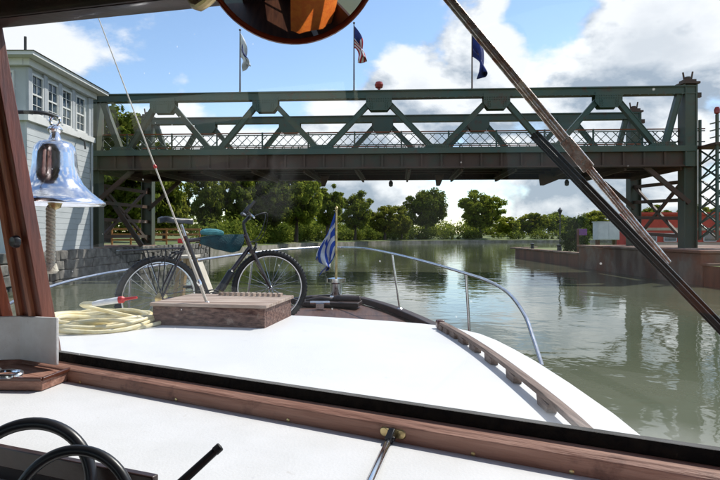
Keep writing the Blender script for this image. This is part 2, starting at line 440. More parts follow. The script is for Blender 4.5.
def water_material():
    m = bpy.data.materials.new('canal_water')
    m.use_nodes = True
    nt = m.node_tree
    N, L = nt.nodes.new, nt.links.new
    b = nt.nodes['Principled BSDF']
    b.inputs['IOR'].default_value = 1.33
    b.inputs['Roughness'].default_value = 0.03
    tc = N('ShaderNodeTexCoord')
    n0 = N('ShaderNodeTexNoise'); n0.inputs['Scale'].default_value = 0.12; n0.inputs['Detail'].default_value = 4
    L(tc.outputs['Object'], n0.inputs['Vector'])
    r0 = N('ShaderNodeMapRange'); r0.inputs['From Min'].default_value = .35; r0.inputs['From Max'].default_value = .65
    L(n0.outputs['Fac'], r0.inputs['Value'])
    mx = N('ShaderNodeMix'); mx.data_type = 'RGBA'
    mx.inputs['A'].default_value = (0.085, 0.097, 0.060, 1)
    mx.inputs['B'].default_value = (0.120, 0.130, 0.086, 1)
    L(r0.outputs[0], mx.inputs['Factor'])
    L(mx.outputs['Result'], b.inputs['Base Color'])
    h = None
    for sc, st, wgt, dist in ((0.55, (1, 1, 1), 1.0, 0.5), (2.2, (1.0, 1.0, 1), 0.30, 0.6), (9, (1, 1, 1), 0.025, 0)):
        mp = N('ShaderNodeMapping'); mp.inputs['Scale'].default_value = st
        L(tc.outputs['Object'], mp.inputs[0])
        n = N('ShaderNodeTexNoise'); n.inputs['Scale'].default_value = sc; n.inputs['Detail'].default_value = 2; n.inputs['Distortion'].default_value = dist
        L(mp.outputs[0], n.inputs['Vector'])
        k = N('ShaderNodeMath'); k.operation = 'MULTIPLY'; k.inputs[1].default_value = wgt
        L(n.outputs['Fac'], k.inputs[0])
        if h is None:
            h = k.outputs[0]
        else:
            a = N('ShaderNodeMath'); a.operation = 'ADD'; L(h, a.inputs[0]); L(k.outputs[0], a.inputs[1]); h = a.outputs[0]
    bp = N('ShaderNodeBump'); bp.inputs['Strength'].default_value = 0.32; bp.inputs['Distance'].default_value = 0.055
    L(h, bp.inputs['Height'])
    L(bp.outputs[0], b.inputs['Normal'])
    return m


M['water'] = water_material()


# ------------------------------------------------------------------ geometry helpers
def V(*a):
    return Vector(a)


def PX(px, py, Y):
    """world point seen at photo pixel px,py at forward distance Y"""
    return V((px - 360) / F * Y, Y, EYE + (HORIZ - py) / F * Y)


class MB:
    def __init__(self):
        self.v = []; self.f = []; self.mi = []; self.cur = 0

    def add(self, verts, faces):
        k = len(self.v)
        self.v += [Vector(p) for p in verts]
        for f in faces:
            self.f.append([i + k for i in f]); self.mi.append(self.cur)
        return self

    def hexa(self, b4, t4):
        """8 corners: bottom ring, top ring"""
        return self.add(list(b4) + list(t4), [(3, 2, 1, 0), (4, 5, 6, 7), (0, 1, 5, 4), (1, 2, 6, 5), (2, 3, 7, 6), (3, 0, 4, 7)])

    def box(self, c, s, rz=0.0):
        c = Vector(c); hx, hy, hz = s[0] / 2, s[1] / 2, s[2] / 2
        ca, sa = math.cos(rz), math.sin(rz)
        q = [(-hx, -hy), (hx, -hy), (hx, hy), (-hx, hy)]
        b = [c + V(x * ca - y * sa, x * sa + y * ca, -hz) for x, y in q]
        t = [c + V(x * ca - y * sa, x * sa + y * ca, hz) for x, y in q]
        return self.hexa(b, t)

    def beam(self, p0, p1, w, h, up=(0, 0, 1)):
        p0, p1 = Vector(p0), Vector(p1)
        d = (p1 - p0).normalized(); up = Vector(up)
        s = d.cross(up)
        if s.length < 1e-5:
            s = d.cross(V(1, 0, 0))
        s.normalize(); u = s.cross(d).normalized()
        a, b_ = s * w / 2, u * h / 2
        return self.hexa([p0 - a - b_, p0 + a - b_, p0 + a + b_, p0 - a + b_], [p1 - a - b_, p1 + a - b_, p1 + a + b_, p1 - a + b_])

    def tube(self, pts, r, n=10, cap=True, closed=False):
        pts = [Vector(p) for p in pts]
        m = len(pts)
        rr = r if isinstance(r, (list, tuple)) else [r] * m
        tang = []
        for i in range(m):
            if closed:
                t = pts[(i + 1) % m] - pts[i - 1]
            else:
                t = pts[min(i + 1, m - 1)] - pts[max(i - 1, 0)]
            tang.append(t.normalized())
        ref = V(0, 0, 1) if abs(tang[0].z) < .9 else V(1, 0, 0)
        x = tang[0].cross(ref).normalized()
        rings = []
        verts = []
        for i in range(m):
            x = (x - tang[i] * x.dot(tang[i])).normalized()
            y = tang[i].cross(x)
            for k in range(n):
                a = 2 * math.pi * k / n
                verts.append(pts[i] + (x * math.cos(a) + y * math.sin(a)) * rr[i])
        faces = []
        segs = m if closed else m - 1
        for i in range(segs):
            j = (i + 1) % m
            for k in range(n):
                k2 = (k + 1) % n
                faces.append((i * n + k, i * n + k2, j * n + k2, j * n + k))
        if cap and not closed:
            faces.append(tuple(range(n - 1, -1, -1)))
            faces.append(tuple((m - 1) * n + k for k in range(n)))
        return self.add(verts, faces)

    def sweep(self, pts, w, h):
        """rectangular bar along a curve, kept upright"""
        pts = [Vector(p) for p in pts]; m = len(pts); vv = []; ff = []
        for i in range(m):
            t = (pts[min(i + 1, m - 1)] - pts[max(i - 1, 0)]).normalized()
            s_ = t.cross(V(0, 0, 1)).normalized(); u_ = s_.cross(t)
            vv += [pts[i] - s_ * w / 2 - u_ * h / 2, pts[i] + s_ * w / 2 - u_ * h / 2, pts[i] + s_ * w / 2 + u_ * h / 2, pts[i] - s_ * w / 2 + u_ * h / 2]
        for i in range(m - 1):
            for k in range(4):
                ff.append((i * 4 + k, i * 4 + (k + 1) % 4, i * 4 + 4 + (k + 1) % 4, i * 4 + 4 + k))
        ff += [(3, 2, 1, 0), tuple(4 * (m - 1) + k for k in range(4))]
        return self.add(vv, ff)

    def lathe(self, prof, origin, axis=(0, 0, 1), n=48):
        """prof: list of (r, h) along axis"""
        o = Vector(origin); ax = Vector(axis).normalized()
        ref = V(1, 0, 0) if abs(ax.x) < .9 else V(0, 1, 0)
        x = ax.cross(ref).normalized(); y = ax.cross(x)
        verts = []
        for (r, h) in prof:
            for k in range(n):
                a = 2 * math.pi * k / n
                verts.append(o + ax * h + (x * math.cos(a) + y * math.sin(a)) * r)
        faces = []
        for i in range(len(prof) - 1):
            for k in range(n):
                k2 = (k + 1) % n
                faces.append((i * n + k, i * n + k2, (i + 1) * n + k2, (i + 1) * n + k))
        if prof[0][0] > 1e-6:
            faces.append(tuple(range(n - 1, -1, -1)))
        if prof[-1][0] > 1e-6:
            faces.append(tuple((len(prof) - 1) * n + k for k in range(n)))
        return self.add(verts, faces)

    def ring(self, c, axis, rad, r, nseg=40, n=8):
        c = Vector(c); ax = Vector(axis).normalized()
        ref = V(0, 0, 1) if abs(ax.z) < .9 else V(1, 0, 0)
        x = ax.cross(ref).normalized(); y = ax.cross(x)
        return self.tube([c + (x * math.cos(2 * math.pi * k / nseg) + y * math.sin(2 * math.pi * k / nseg)) * rad for k in range(nseg)], r, n, closed=True)

    def prism(self, poly, z0, z1):
        n = len(poly)
        v = [V(p[0], p[1], z0) for p in poly] + [V(p[0], p[1], z1) for p in poly]
        f = [tuple(range(n - 1, -1, -1)), tuple(range(n, 2 * n))]
        for i in range(n):
            j = (i + 1) % n
            f.append((i, j, n + j, n + i))
        return self.add(v, f)

    def sheet(self, grid):
        """grid of points [row][col]"""
        nr, nc = len(grid), len(grid[0])
        return self.add([p for row in grid for p in row],
                        [(i * nc + j, i * nc + j + 1, (i + 1) * nc + j + 1, (i + 1) * nc + j) for i in range(nr - 1) for j in range(nc - 1)])

    def build(self, name, material, parent=None, bevel=0.0, smooth=35, origin=None):
        off = V(0, 0, 0)
        p = parent
        while p is not None:
            off += p.location; p = p.parent
        org = Vector(origin) if origin is not None else off
        me = bpy.data.meshes.new(name)
        me.from_pydata([tuple(p - org) for p in self.v], [], self.f)
        mats = material if isinstance(material, (list, tuple)) else [material]
        for mm in mats:
            me.materials.append(M[mm] if isinstance(mm, str) else mm)
        if len(mats) > 1:
            me.polygons.foreach_set('material_index', self.mi)
        bm = bmesh.new(); bm.from_mesh(me)
        bmesh.ops.recalc_face_normals(bm, faces=bm.faces)
        bm.to_mesh(me); bm.free()
        if smooth:
            me.polygons.foreach_set('use_smooth', [True] * len(me.polygons))
            me.set_sharp_from_angle(angle=R(smooth))
        o = bpy.data.objects.new(name, me)
        COL.objects.link(o)
        if parent is not None:
            o.parent = parent
        o.location = org - off
        if bevel:
            md = o.modifiers.new('bevel', 'BEVEL'); md.width = bevel; md.segments = 2; md.limit_method = 'ANGLE'
        return o


def tag(o, label=None, cat=None, group=None, kind=None):
    if label: o['label'] = label
    if cat: o['category'] = cat
    if group: o['group'] = group
    if kind: o['kind'] = kind
    return o


def empty(name, loc, label, cat, group=None):
    o = bpy.data.objects.new(name, None)
    o.empty_display_size = 0.2
    o.location = loc
    COL.objects.link(o)
    return tag(o, label, cat, group)


def copy_child(src, parent, loc=None):
    c = src.copy(); COL.objects.link(c); c.parent = parent
    if loc is not None: c.location = loc
    return c


# ================================================================== LARGE SETTING
# water
MB().add([(-3500, -400, 0), (3500, -400, 0), (3500, 4500, 0), (-3500, 4500, 0)], [(0, 1, 2, 3)]).build('water', 'water')
tag(bpy.data.objects['water'], 'calm green canal water with soft ripples under the bridge', 'water', kind='structure')

# left and far land: strips along the shoreline going outwards
LSH = [(-15.5, -60, 1.55), (-15.5, 20, 1.55), (-15.5, 58, 1.5), (-15.4, 62, 0.95), (-15.2, 82, 0.9), (-13.0, 110, .85), (-6.5, 133, .8), (2.5, 153, .8), (16, 172, .8), (40, 187, .8),
       (95, 199, .8), (400, 215, .8), (3200, 300, .8)]
NRM = []
for i in range(len(LSH)):
    a = LSH[max(i - 1, 0)]; b = LSH[min(i + 1, len(LSH) - 1)]
    t = V(b[0] - a[0], b[1] - a[1], 0).normalized()
    NRM.append(V(-t.y, t.x, 0))
rows = []
for off, dz in ((0.0, 0.0), (1.2, 0.12), (6, 0.5), (25, 1.2), (120, 2.5), (3500, 6.0)):
    rows.append([V(p[0], p[1], p[2] + dz * (0.25 if p[1] < 60 else 1)) + NRM[i] * off for i, p in enumerate(LSH)])
tag(MB().sheet(rows).build('ground', 'grass'), 'grassy far bank rising gently behind the canal edge', 'ground', kind='structure')
mb = MB()
mb.sheet([[V(p[0], p[1], -1.5) for p in LSH[2:]], [V(p[0], p[1], p[2]) for p in LSH[2:]]])
tag(mb.build('canal_bank', 'bank_stone'), 'low stone edge of the far canal bank', 'bank', kind='structure')
# right land
RSH = [(16.9, -60), (16.9, 60), (17.6, 63.5), (20.5, 66), (60, 72), (300, 95), (3200, 200)]
mb = MB()
pts = RSH + [(3200, -60)]
mb.add([(x, y, 1.0) for x, y in pts], [tuple(range(len(pts)))])
tag(mb.build('ground', 'grass'), 'grassy quay top on the right of the canal', 'ground', kind='structure')
wall = tag(MB().sheet([[V(x, y, -1.5) for x, y in RSH], [V(x, y, 1.0) for x, y in RSH]]).build('quay_wall', 'sheet_rust'),
           'rust brown quay wall along the right of the canal', 'wall', kind='structure')
# coping stones on the quay and sheet-pile ribs, each a piece of the wall
cop = None
y = 27.0
while y < 60:
    c = MB().box((17.12, y + .98, 1.06), (.62, 1.93, .15)).build('coping_stone', 'concrete', wall, bevel=.03)
    y += 2.0
for i in range(3):
    MB().box((17.3 + i * 1.5, 62.0 + i * 1.75 + .3, 1.06), (.6, 1.7, .15), rz=-R(38)).build('coping_stone', 'concrete', wall, bevel=.03)


# ================================================================== TREES
def leaf_mesh(name, centers, radii, per, size, mat_, rng, flat=0.75):
    n = len(centers)
    cs = np.repeat(np.array(centers), per, axis=0)
    rs = np.repeat(np.array(radii), per)
    d = rng.normal(size=(n * per, 3)); d /= np.linalg.norm(d, axis=1)[:, None]
    rad = rng.random(n * per) ** 0.5
    p = cs + d * (rs * rad)[:, None] * np.array([1, 1, flat])
    nr = d + rng.normal(size=d.shape) * 0.6 + np.array([0, 0, .35])
    nr /= np.linalg.norm(nr, axis=1)[:, None]
    rv = rng.normal(size=d.shape)
    t = np.cross(nr, rv); t /= np.linalg.norm(t, axis=1)[:, None]
    b = np.cross(nr, t)
    s = size * (0.55 + 0.9 * rng.random(n * per))[:, None]
    q = np.stack([p - t * s, p + b * s * .55 + nr * s * .12, p + t * s, p - b * s * .55 + nr * s * .12], axis=1).reshape(-1, 3)
    me = bpy.data.meshes.new(name)
    k = n * per
    me.vertices.add(4 * k); me.vertices.foreach_set('co', q.astype(np.float32).ravel())
    me.loops.add(4 * k); me.loops.foreach_set('vertex_index', np.arange(4 * k, dtype=np.int32))
    me.polygons.add(k)
    me.polygons.foreach_set('loop_start', np.arange(0, 4 * k, 4, dtype=np.int32))
    me.polygons.foreach_set('loop_total', np.full(k, 4, dtype=np.int32))
    me.update(); me.validate()
    me.materials.append(M[mat_])
    return me


def tree_proto(seed, H, W, leafmat, size, base=.22, nclump=80, per=120, lean=0.0):
    """crown and trunk meshes of a tree of height H and crown width W at the origin"""
    rng = np.random.default_rng(seed); rnd = random.Random(seed)
    cz = H * (base + (1 - base) / 2); hz = H * (1 - base) / 2
    centers, radii = [], []
    lobes = []
    for i in range(7):
        a = rnd.uniform(0, 6.28); e = rnd.uniform(-.6, 1)
        lobes.append((Vector((math.cos(a) * math.cos(e), math.sin(a) * math.cos(e), math.sin(e))), rnd.uniform(.12, .35)))
    while len(centers) < nclump:
        d = Vector(rng.normal(size=3)).normalized()
        bulge = 0.78
        for l, w in lobes:
            bulge += w * max(0, d.dot(l)) ** 4
        f = rnd.random() ** .33
        if f < .38: continue
        p = V(d.x * W / 2 * bulge * f + lean * (d.z + 1), d.y * W / 2 * bulge * f, cz + d.z * hz * bulge * f * .98)
        if p.z < H * base * .8: continue
        centers.append(tuple(p)); radii.append(W * rnd.uniform(.07, .135))
    crown = leaf_mesh('crown', centers, radii, per, size, leafmat, rng)
    mb = MB()
    r0 = H * .022 + .06
    top = V(lean * .8, 0, H * .72)
    tp = [V(0, 0, -.5), V(rnd.uniform(-.05, .05) * H * .3, 0, H * .18), V(rnd.uniform(-.1, .1) * H * .3, rnd.uniform(-.1, .1) * H * .3, H * .42), top]
    mb.tube(tp, [r0 * 1.35, r0, r0 * .75, r0 * .2], 8)
    for i in range(11):
        c = Vector(centers[rnd.randrange(len(centers))])
        s = tp[1].lerp(tp[2], rnd.random()) if rnd.random() < .6 else tp[2].lerp(tp[3], rnd.random() * .7)
        mid = s.lerp(c, .5) + V(0, 0, -.04 * H)
        mb.tube([s, mid, c], [r0 * .45, r0 * .28, r0 * .08], 6)
    t = mb.build('trunk', 'bark')
    trunk = t.data
    bpy.data.objects.remove(t)
    return trunk, crown


protos = {
    'broad': tree_proto(11, 14, 12, 'leaf_a', .34, .12, 150, 120),
    'round': tree_proto(23, 14, 13, 'leaf_b', .36, .16, 150, 120),
    'tall': tree_proto(37, 16, 10, 'leaf_a', .34, .12, 150, 120),
    'bright': tree_proto(41, 10, 9, 'leaf_c', .30, .06, 120, 120),
    'dark': tree_proto(59, 15, 11, 'leaf_b', .36, .10, 150, 120),
}
PH = {'broad': 14, 'round': 14, 'tall': 16, 'bright': 10, 'dark': 15}


def tree(kind, px, ytop, Y, label, wide=1.0, group='trees on the far bank', rot=None, base=1.7):
    X = (px - 360) / F * Y
    h = EYE + (HORIZ - ytop) / F * Y - base
    s = h / PH[kind] / .97
    root = empty('leafy_tree', (X, Y, base), label, 'tree', group)
    root.rotation_euler = (0, 0, random.uniform(0, 6.28) if rot is None else rot)
    root.scale = (s * wide, s * wide, s)
    tr, cr = protos[kind]
    for nm, me in (('trunk', tr), ('crown', cr)):
        o = bpy.data.objects.new(nm, me); COL.objects.link(o); o.parent = root
    return root


tree('dark', 108, 118, 60, 'dark tree behind the bell, leftmost under the bridge', 1.0)
tree('broad', 148, 150, 66, 'olive tree behind the bicycle saddle and leaning brown brace', .9)
tree('bright', 164, 181, 78, 'yellow green tree just right of the far bridge column, before a sky gap', .8)
tree('broad', 207, 174, 86, 'green tree at the right edge of the sky gap, behind the teal bag', .62)
tree('tall', 236, 166, 90, 'tall tree above the bicycle handlebar', .75)
tree('dark', 262, 163, 96, 'dark tree above the front wheel of the bicycle', .95)
tree('broad', 296, 170, 104, 'broad tree left of the bow flag under the bridge', .9)
tree('tall', 327, 186, 122, 'tall tree directly behind the bow flag', .95)
tree('broad', 355, 195, 134, 'rounded tree just right of the bow flag', .9)
tree('bright', 385, 205, 150, 'low light green tree left of the lone dark tree', 1.15)
tree('bright', 402, 214, 168, 'smallest light green tree beside the lone dark tree', .9)
tree('round', 426, 190, 186, 'lone dark round tree in the middle of the far bank', .95)
tree('broad', 481, 194, 196, 'wide lone tree right of centre on the far bank', 1.05)
tree('bright', 508, 216, 215, 'low bush-like tree right of the wide lone tree', 1.3)
tree('bright', 532, 213, 225, 'pale green tree above the tip of the quay', 1.4)
tree('broad', 556, 214, 235, 'distant tree behind the lamp post on the quay', 1.4)
tree('bright', 600, 210, 150, 'tree behind the grey utility box', 1.3)
tree('broad', 650, 208, 160, 'distant tree behind the right bridge column', 1.3)
tree('tall', 60, 130, 70, 'tree behind the bell and the bridge keeper house', .8)
tree('broad', 700, 206, 175, 'distant tree beyond the red building', 1.3)


# undergrowth along the treeline: one mass nobody could count
def mass(name, line, depth, hmin, hmax, n, per, size, leafm, seed, label):
    rng = np.random.default_rng(seed); rnd = random.Random(seed)
    cs, rs = [], []
    for i in range(n):
        t = rnd.random() * (len(line) - 1); k = min(int(t), len(line) - 2); f = t - k
        a, b = line[k], line[k + 1]
        x = a[0] + (b[0] - a[0]) * f; y_ = a[1] + (b[1] - a[1]) * f
        r = rnd.uniform(hmin, hmax) * .5
        cs.append((x + rnd.uniform(-depth, depth) * .3, y_ + rnd.uniform(0, depth), a[2] + r * rnd.uniform(.4, 1.3))); rs.append(r)
    me = leaf_mesh(name, cs, rs, per, size, leafm, rng, 1.0)
    o = bpy.data.objects.new(name, me); COL.objects.link(o)
    tag(o, label, 'undergrowth', kind='stuff')


mass('undergrowth', [(-17.5, 62, 1.3), (-17.5, 85, 1.3), (-15, 112, 1.2), (-8, 137, 1.2), (1, 156, 1.2), (16, 175, 1.2), (40, 190, 1.2), (95, 202, 1.2)], 3, 1.5, 4.5, 460, 75, .26, 'leaf_b', 5, 'dark undergrowth below the trees on the far bank')
mass('far_woodland', [(-30, 230, 2), (10, 235, 2), (60, 245, 2), (120, 250, 2), (220, 262, 2), (330, 280, 2)], 16, 5, 11, 420, 90, .55, 'leaf_a', 9, 'distant low woodland along the horizon beyond the canal bend')
mass('far_woodland', [(-60, 110, 2), (-45, 150, 2), (-20, 190, 2), (-30, 230, 2)], 10, 6, 11, 160, 90, .5, 'leaf_b', 19, 'dense woodland filling the gaps behind the left bank trees')

# ================================================================== LEFT BANK WALL (separate stones)
lw = MB().sheet([[V(-15.62, 15, -1.2), V(-15.62, 58, -1.2)], [V(-15.62, 15, 1.5), V(-15.62, 58, 1.5)]]).build('canal_wall', 'bank_stone')
tag(lw, 'rubble stone wall along the left bank below the house', 'wall', kind='structure')
stone_meshes = []
for k in range(6):
    rnd = random.Random(k)
    m_ = MB().box((0, 0, 0), (.34, .86, .48))
    m_.v = [p + V(rnd.uniform(-.05, .05), rnd.uniform(-.08, .08), rnd.uniform(-.05, .05)) for p in m_.v]
    o = m_.build('stone', 'stone', None, bevel=.05)
    stone_meshes.append(o)
for row in range(4):
    y = 24.0 + (row % 2) * .45
    while y < 57:
        src = stone_meshes[random.randrange(6)]
        c = src.copy(); COL.objects.link(c); c.parent = lw
        c.location = (-15.52 + random.uniform(-.05, .06), y, -.05 + row * .5)
        c.rotation_euler = (random.uniform(-.08, .08), 0, random.uniform(-.1, .1) + (math.pi if random.random() < .5 else 0))
        y += random.uniform(.9, 1.0)
for o in stone_meshes:
    bpy.data.objects.remove(o)


# ================================================================== BRIDGE KEEPER HOUSE
house = empty('bridge_house', (-18.8, 29.8, 1.6), 'grey bridge keeper house with a white trimmed flared roof beside the bridge', 'house')
HX, HX2, HY1, HY2 = -15.85, -21.8, 26.6, 32.9
MB().box(((HX + HX2) / 2, (HY1 + HY2) / 2, (1.5 + 10.85) / 2), (HX - HX2, HY2 - HY1, 10.85 - 1.5)).build('wall', 'house_wall', house)
# roof: soffit plate, fascia, low hip
ov = .75
x0, x1, y0, y1 = HX2 - ov, HX + ov, HY1 - ov, HY2 + ov
rf = MB().prism([(x0, y0), (x1, y0), (x1, y1), (x0, y1)], 10.85, 11.03).build('roof', 'house_trim', house)
mb = MB()
mb.hexa([V(x0 - .08, y0 - .08, 11.034), V(x1 + .08, y0 - .08, 11.034), V(x1 + .08, y1 + .08, 11.034), V(x0 - .08, y1 + .08, 11.034)],
        [V(x0 + 2.4, y0 + 2.6, 11.75), V(x1 - 2.4, y0 + 2.6, 11.75), V(x1 - 2.4, y1 - 2.6, 11.75), V(x0 + 2.4, y1 - 2.6, 11.75)])
mb.build('roof_cover', 'roof_dark', rf)
MB().tube([(-15.6, 26.1, 11.0), (-15.6, 26.1, 11.75)], .06, 8).build('finial', 'roof_dark', rf)
# cove under the eaves, belt course
MB().box((HX + .14, (HY1 + HY2) / 2, 10.68), (.28, HY2 - HY1 + .5, .33)).build('cornice', 'house_trim', house)
MB().box(((HX + HX2) / 2, HY1 - .14, 10.68), (HX - HX2 - .02, .28, .33)).build('cornice', 'house_trim', house)
MB().box((HX + .10, (HY1 + HY2) / 2, 8.08), (.22, HY2 - HY1 + .4, .30)).build('belt_course', 'house_trim', house)
MB().box(((HX + HX2) / 2, HY1 - .10, 8.08), (HX - HX2 - .02, .20, .30)).build('belt_course', 'house_trim', house)
zz = 1.75
while zz < 7.8:
    if not 4.1 < zz < 6.3:
        MB().box((HX + .012, (HY1 + HY2) / 2, zz), (.024, HY2 - HY1 - .02, .285)).build('siding_board', 'house_wall', house, bevel=.006)
    else:
        for ya, yb in ((HY1 + .01, 28.98), (30.02, HY2 - .01)):
            MB().box((HX + .012, (ya + yb) / 2, zz), (.024, yb - ya, .285)).build('siding_board', 'house_wall', house, bevel=.006)
    zz += .30
for yy in (HY1 + .12, 28.06, 29.43, 30.8, HY2 - .25):
    MB().box((HX + .06, yy, 9.37), (.14, .30, 2.26)).build('pilaster', 'house_pilaster', house, bevel=.01)


def house_window(y, w=1.02, zb=8.32, zt=10.3, face='x', x=None):
    if face == 'x':
        def P(a, d, z): return V(HX + d, y + a, z)
    else:
        def P(a, d, z): return V(x + a, HY1 - d, z)

    def bar(m_, a0, a1, z0, z1, d0, d1):
        m_.hexa([P(a0, d0, z0), P(a1, d0, z0), P(a1, d1, z0), P(a0, d1, z0)], [P(a0, d0, z1), P(a1, d0, z1), P(a1, d1, z1), P(a0, d1, z1)])
    f = MB()
    bar(f, -w / 2, -w / 2 + .09, zb, zt, 0.002, .10); bar(f, w / 2 - .09, w / 2, zb, zt, 0.002, .10)
    bar(f, -w / 2 + .09, w / 2 - .09, zt - .1, zt, 0.002, .10); bar(f, -w / 2 + .09, w / 2 - .09, zb, zb + .1, 0.002, .10)
    win = f.build('window', 'house_trim', house)
    zm = (zb + zt) / 2
    s = MB()
    bar(s, -w / 2 + .09, w / 2 - .09, zm - .04, zm + .04, .02, .075)
    bar(s, -.018, .018, zb + .1, zt - .1, .025, .06)
    bar(s, -w / 2 + .09, w / 2 - .09, zb + (zm - zb) / 2 - .015, zb + (zm - zb) / 2 + .015, .025, .055)
    bar(s, -w / 2 + .09, w / 2 - .09, zt - (zt - zm) / 2 - .015, zt - (zt - zm) / 2 + .015, .025, .055)
    s.build('sash', 'house_trim', win)
    for za, zc in ((zb + .1, zm - .04), (zm + .04, zt - .1)):
        g = MB(); bar(g, -w / 2 + .09, w / 2 - .09, za, zc, .006, .018); g.build('pane', 'dark_glass', win)
    sl = MB(); bar(sl, -w / 2 - .06, w / 2 + .06, zb - .09, zb, 0.002, .2); sl.build('sill', 'house_trim', win)


for yy in (27.38, 28.75, 30.12, 31.6):
    house_window(yy)
for xx in (-16.9, -18.6, -20.4):
    house_window(0, face='y', x=xx)
house_window(29.5, w=.9, zb=4.4, zt=6.2)
# drainpipe and service cable bracket
MB().tube([(HX + .12, HY2 - .05, 10.6), (HX + .12, HY2 - .05, 1.7)], .07, 8).build('drainpipe', 'house_pilaster', house)
MB().tube([(HX + .02, 31.3, 8.05), (HX + .45, 31.3, 7.75), (HX + .5, 31.3, 7.3)], .05, 8).build('lamp_bracket', 'roof_dark', house)

# ================================================================== LIFT BRIDGE
ZE = EYE
A0, A1 = V(-16.75, 35.0, 0), V(19.45, 32.9, 0)         # near truss line
Bf0, Bf1 = V(-16.0, 42.0, 0), V(19.7, 40.0, 0)          # far truss line
along = (A1 - A0).normalized(); across = V(-along.y, along.x, 0)
bridge = empty('lift_bridge', ((A0.x + Bf1.x) / 2, 37.5, 1.6), 'raised dark green steel lift bridge spanning the canal', 'bridge')
ZT = ZE + 8.72          # top of top chord
ZD = ZE + 5.22          # deck top / girder top
ZB = ZE + 4.02          # girder bottom


def on_line(P0, P1, px):
    """point of line P0-P1 seen at photo column px"""
    k = (px - 360) / F
    t = (k * P0.y - P0.x) / ((P1.x - P0.x) - k * (P1.y - P0.y))
    return P0 + (P1 - P0) * t


tops = [164, 266, 379, 496, 607]
bots = [124, 215, 322, 437, 551, 661]


def hbeam(m_, p0, p1, w, h):
    """riveted box member: web box plus proud flange strips"""
    d = (p1 - p0).normalized()
    n = across
    u = n.cross(d).normalized()
    m_.beam(p0, p1, w * .8, h * .78, up=u)
    for s in (-1, 1):
        m_.beam(p0 + u * s * h * .44, p1 + u * s * h * .44, w, h * .12, up=u)


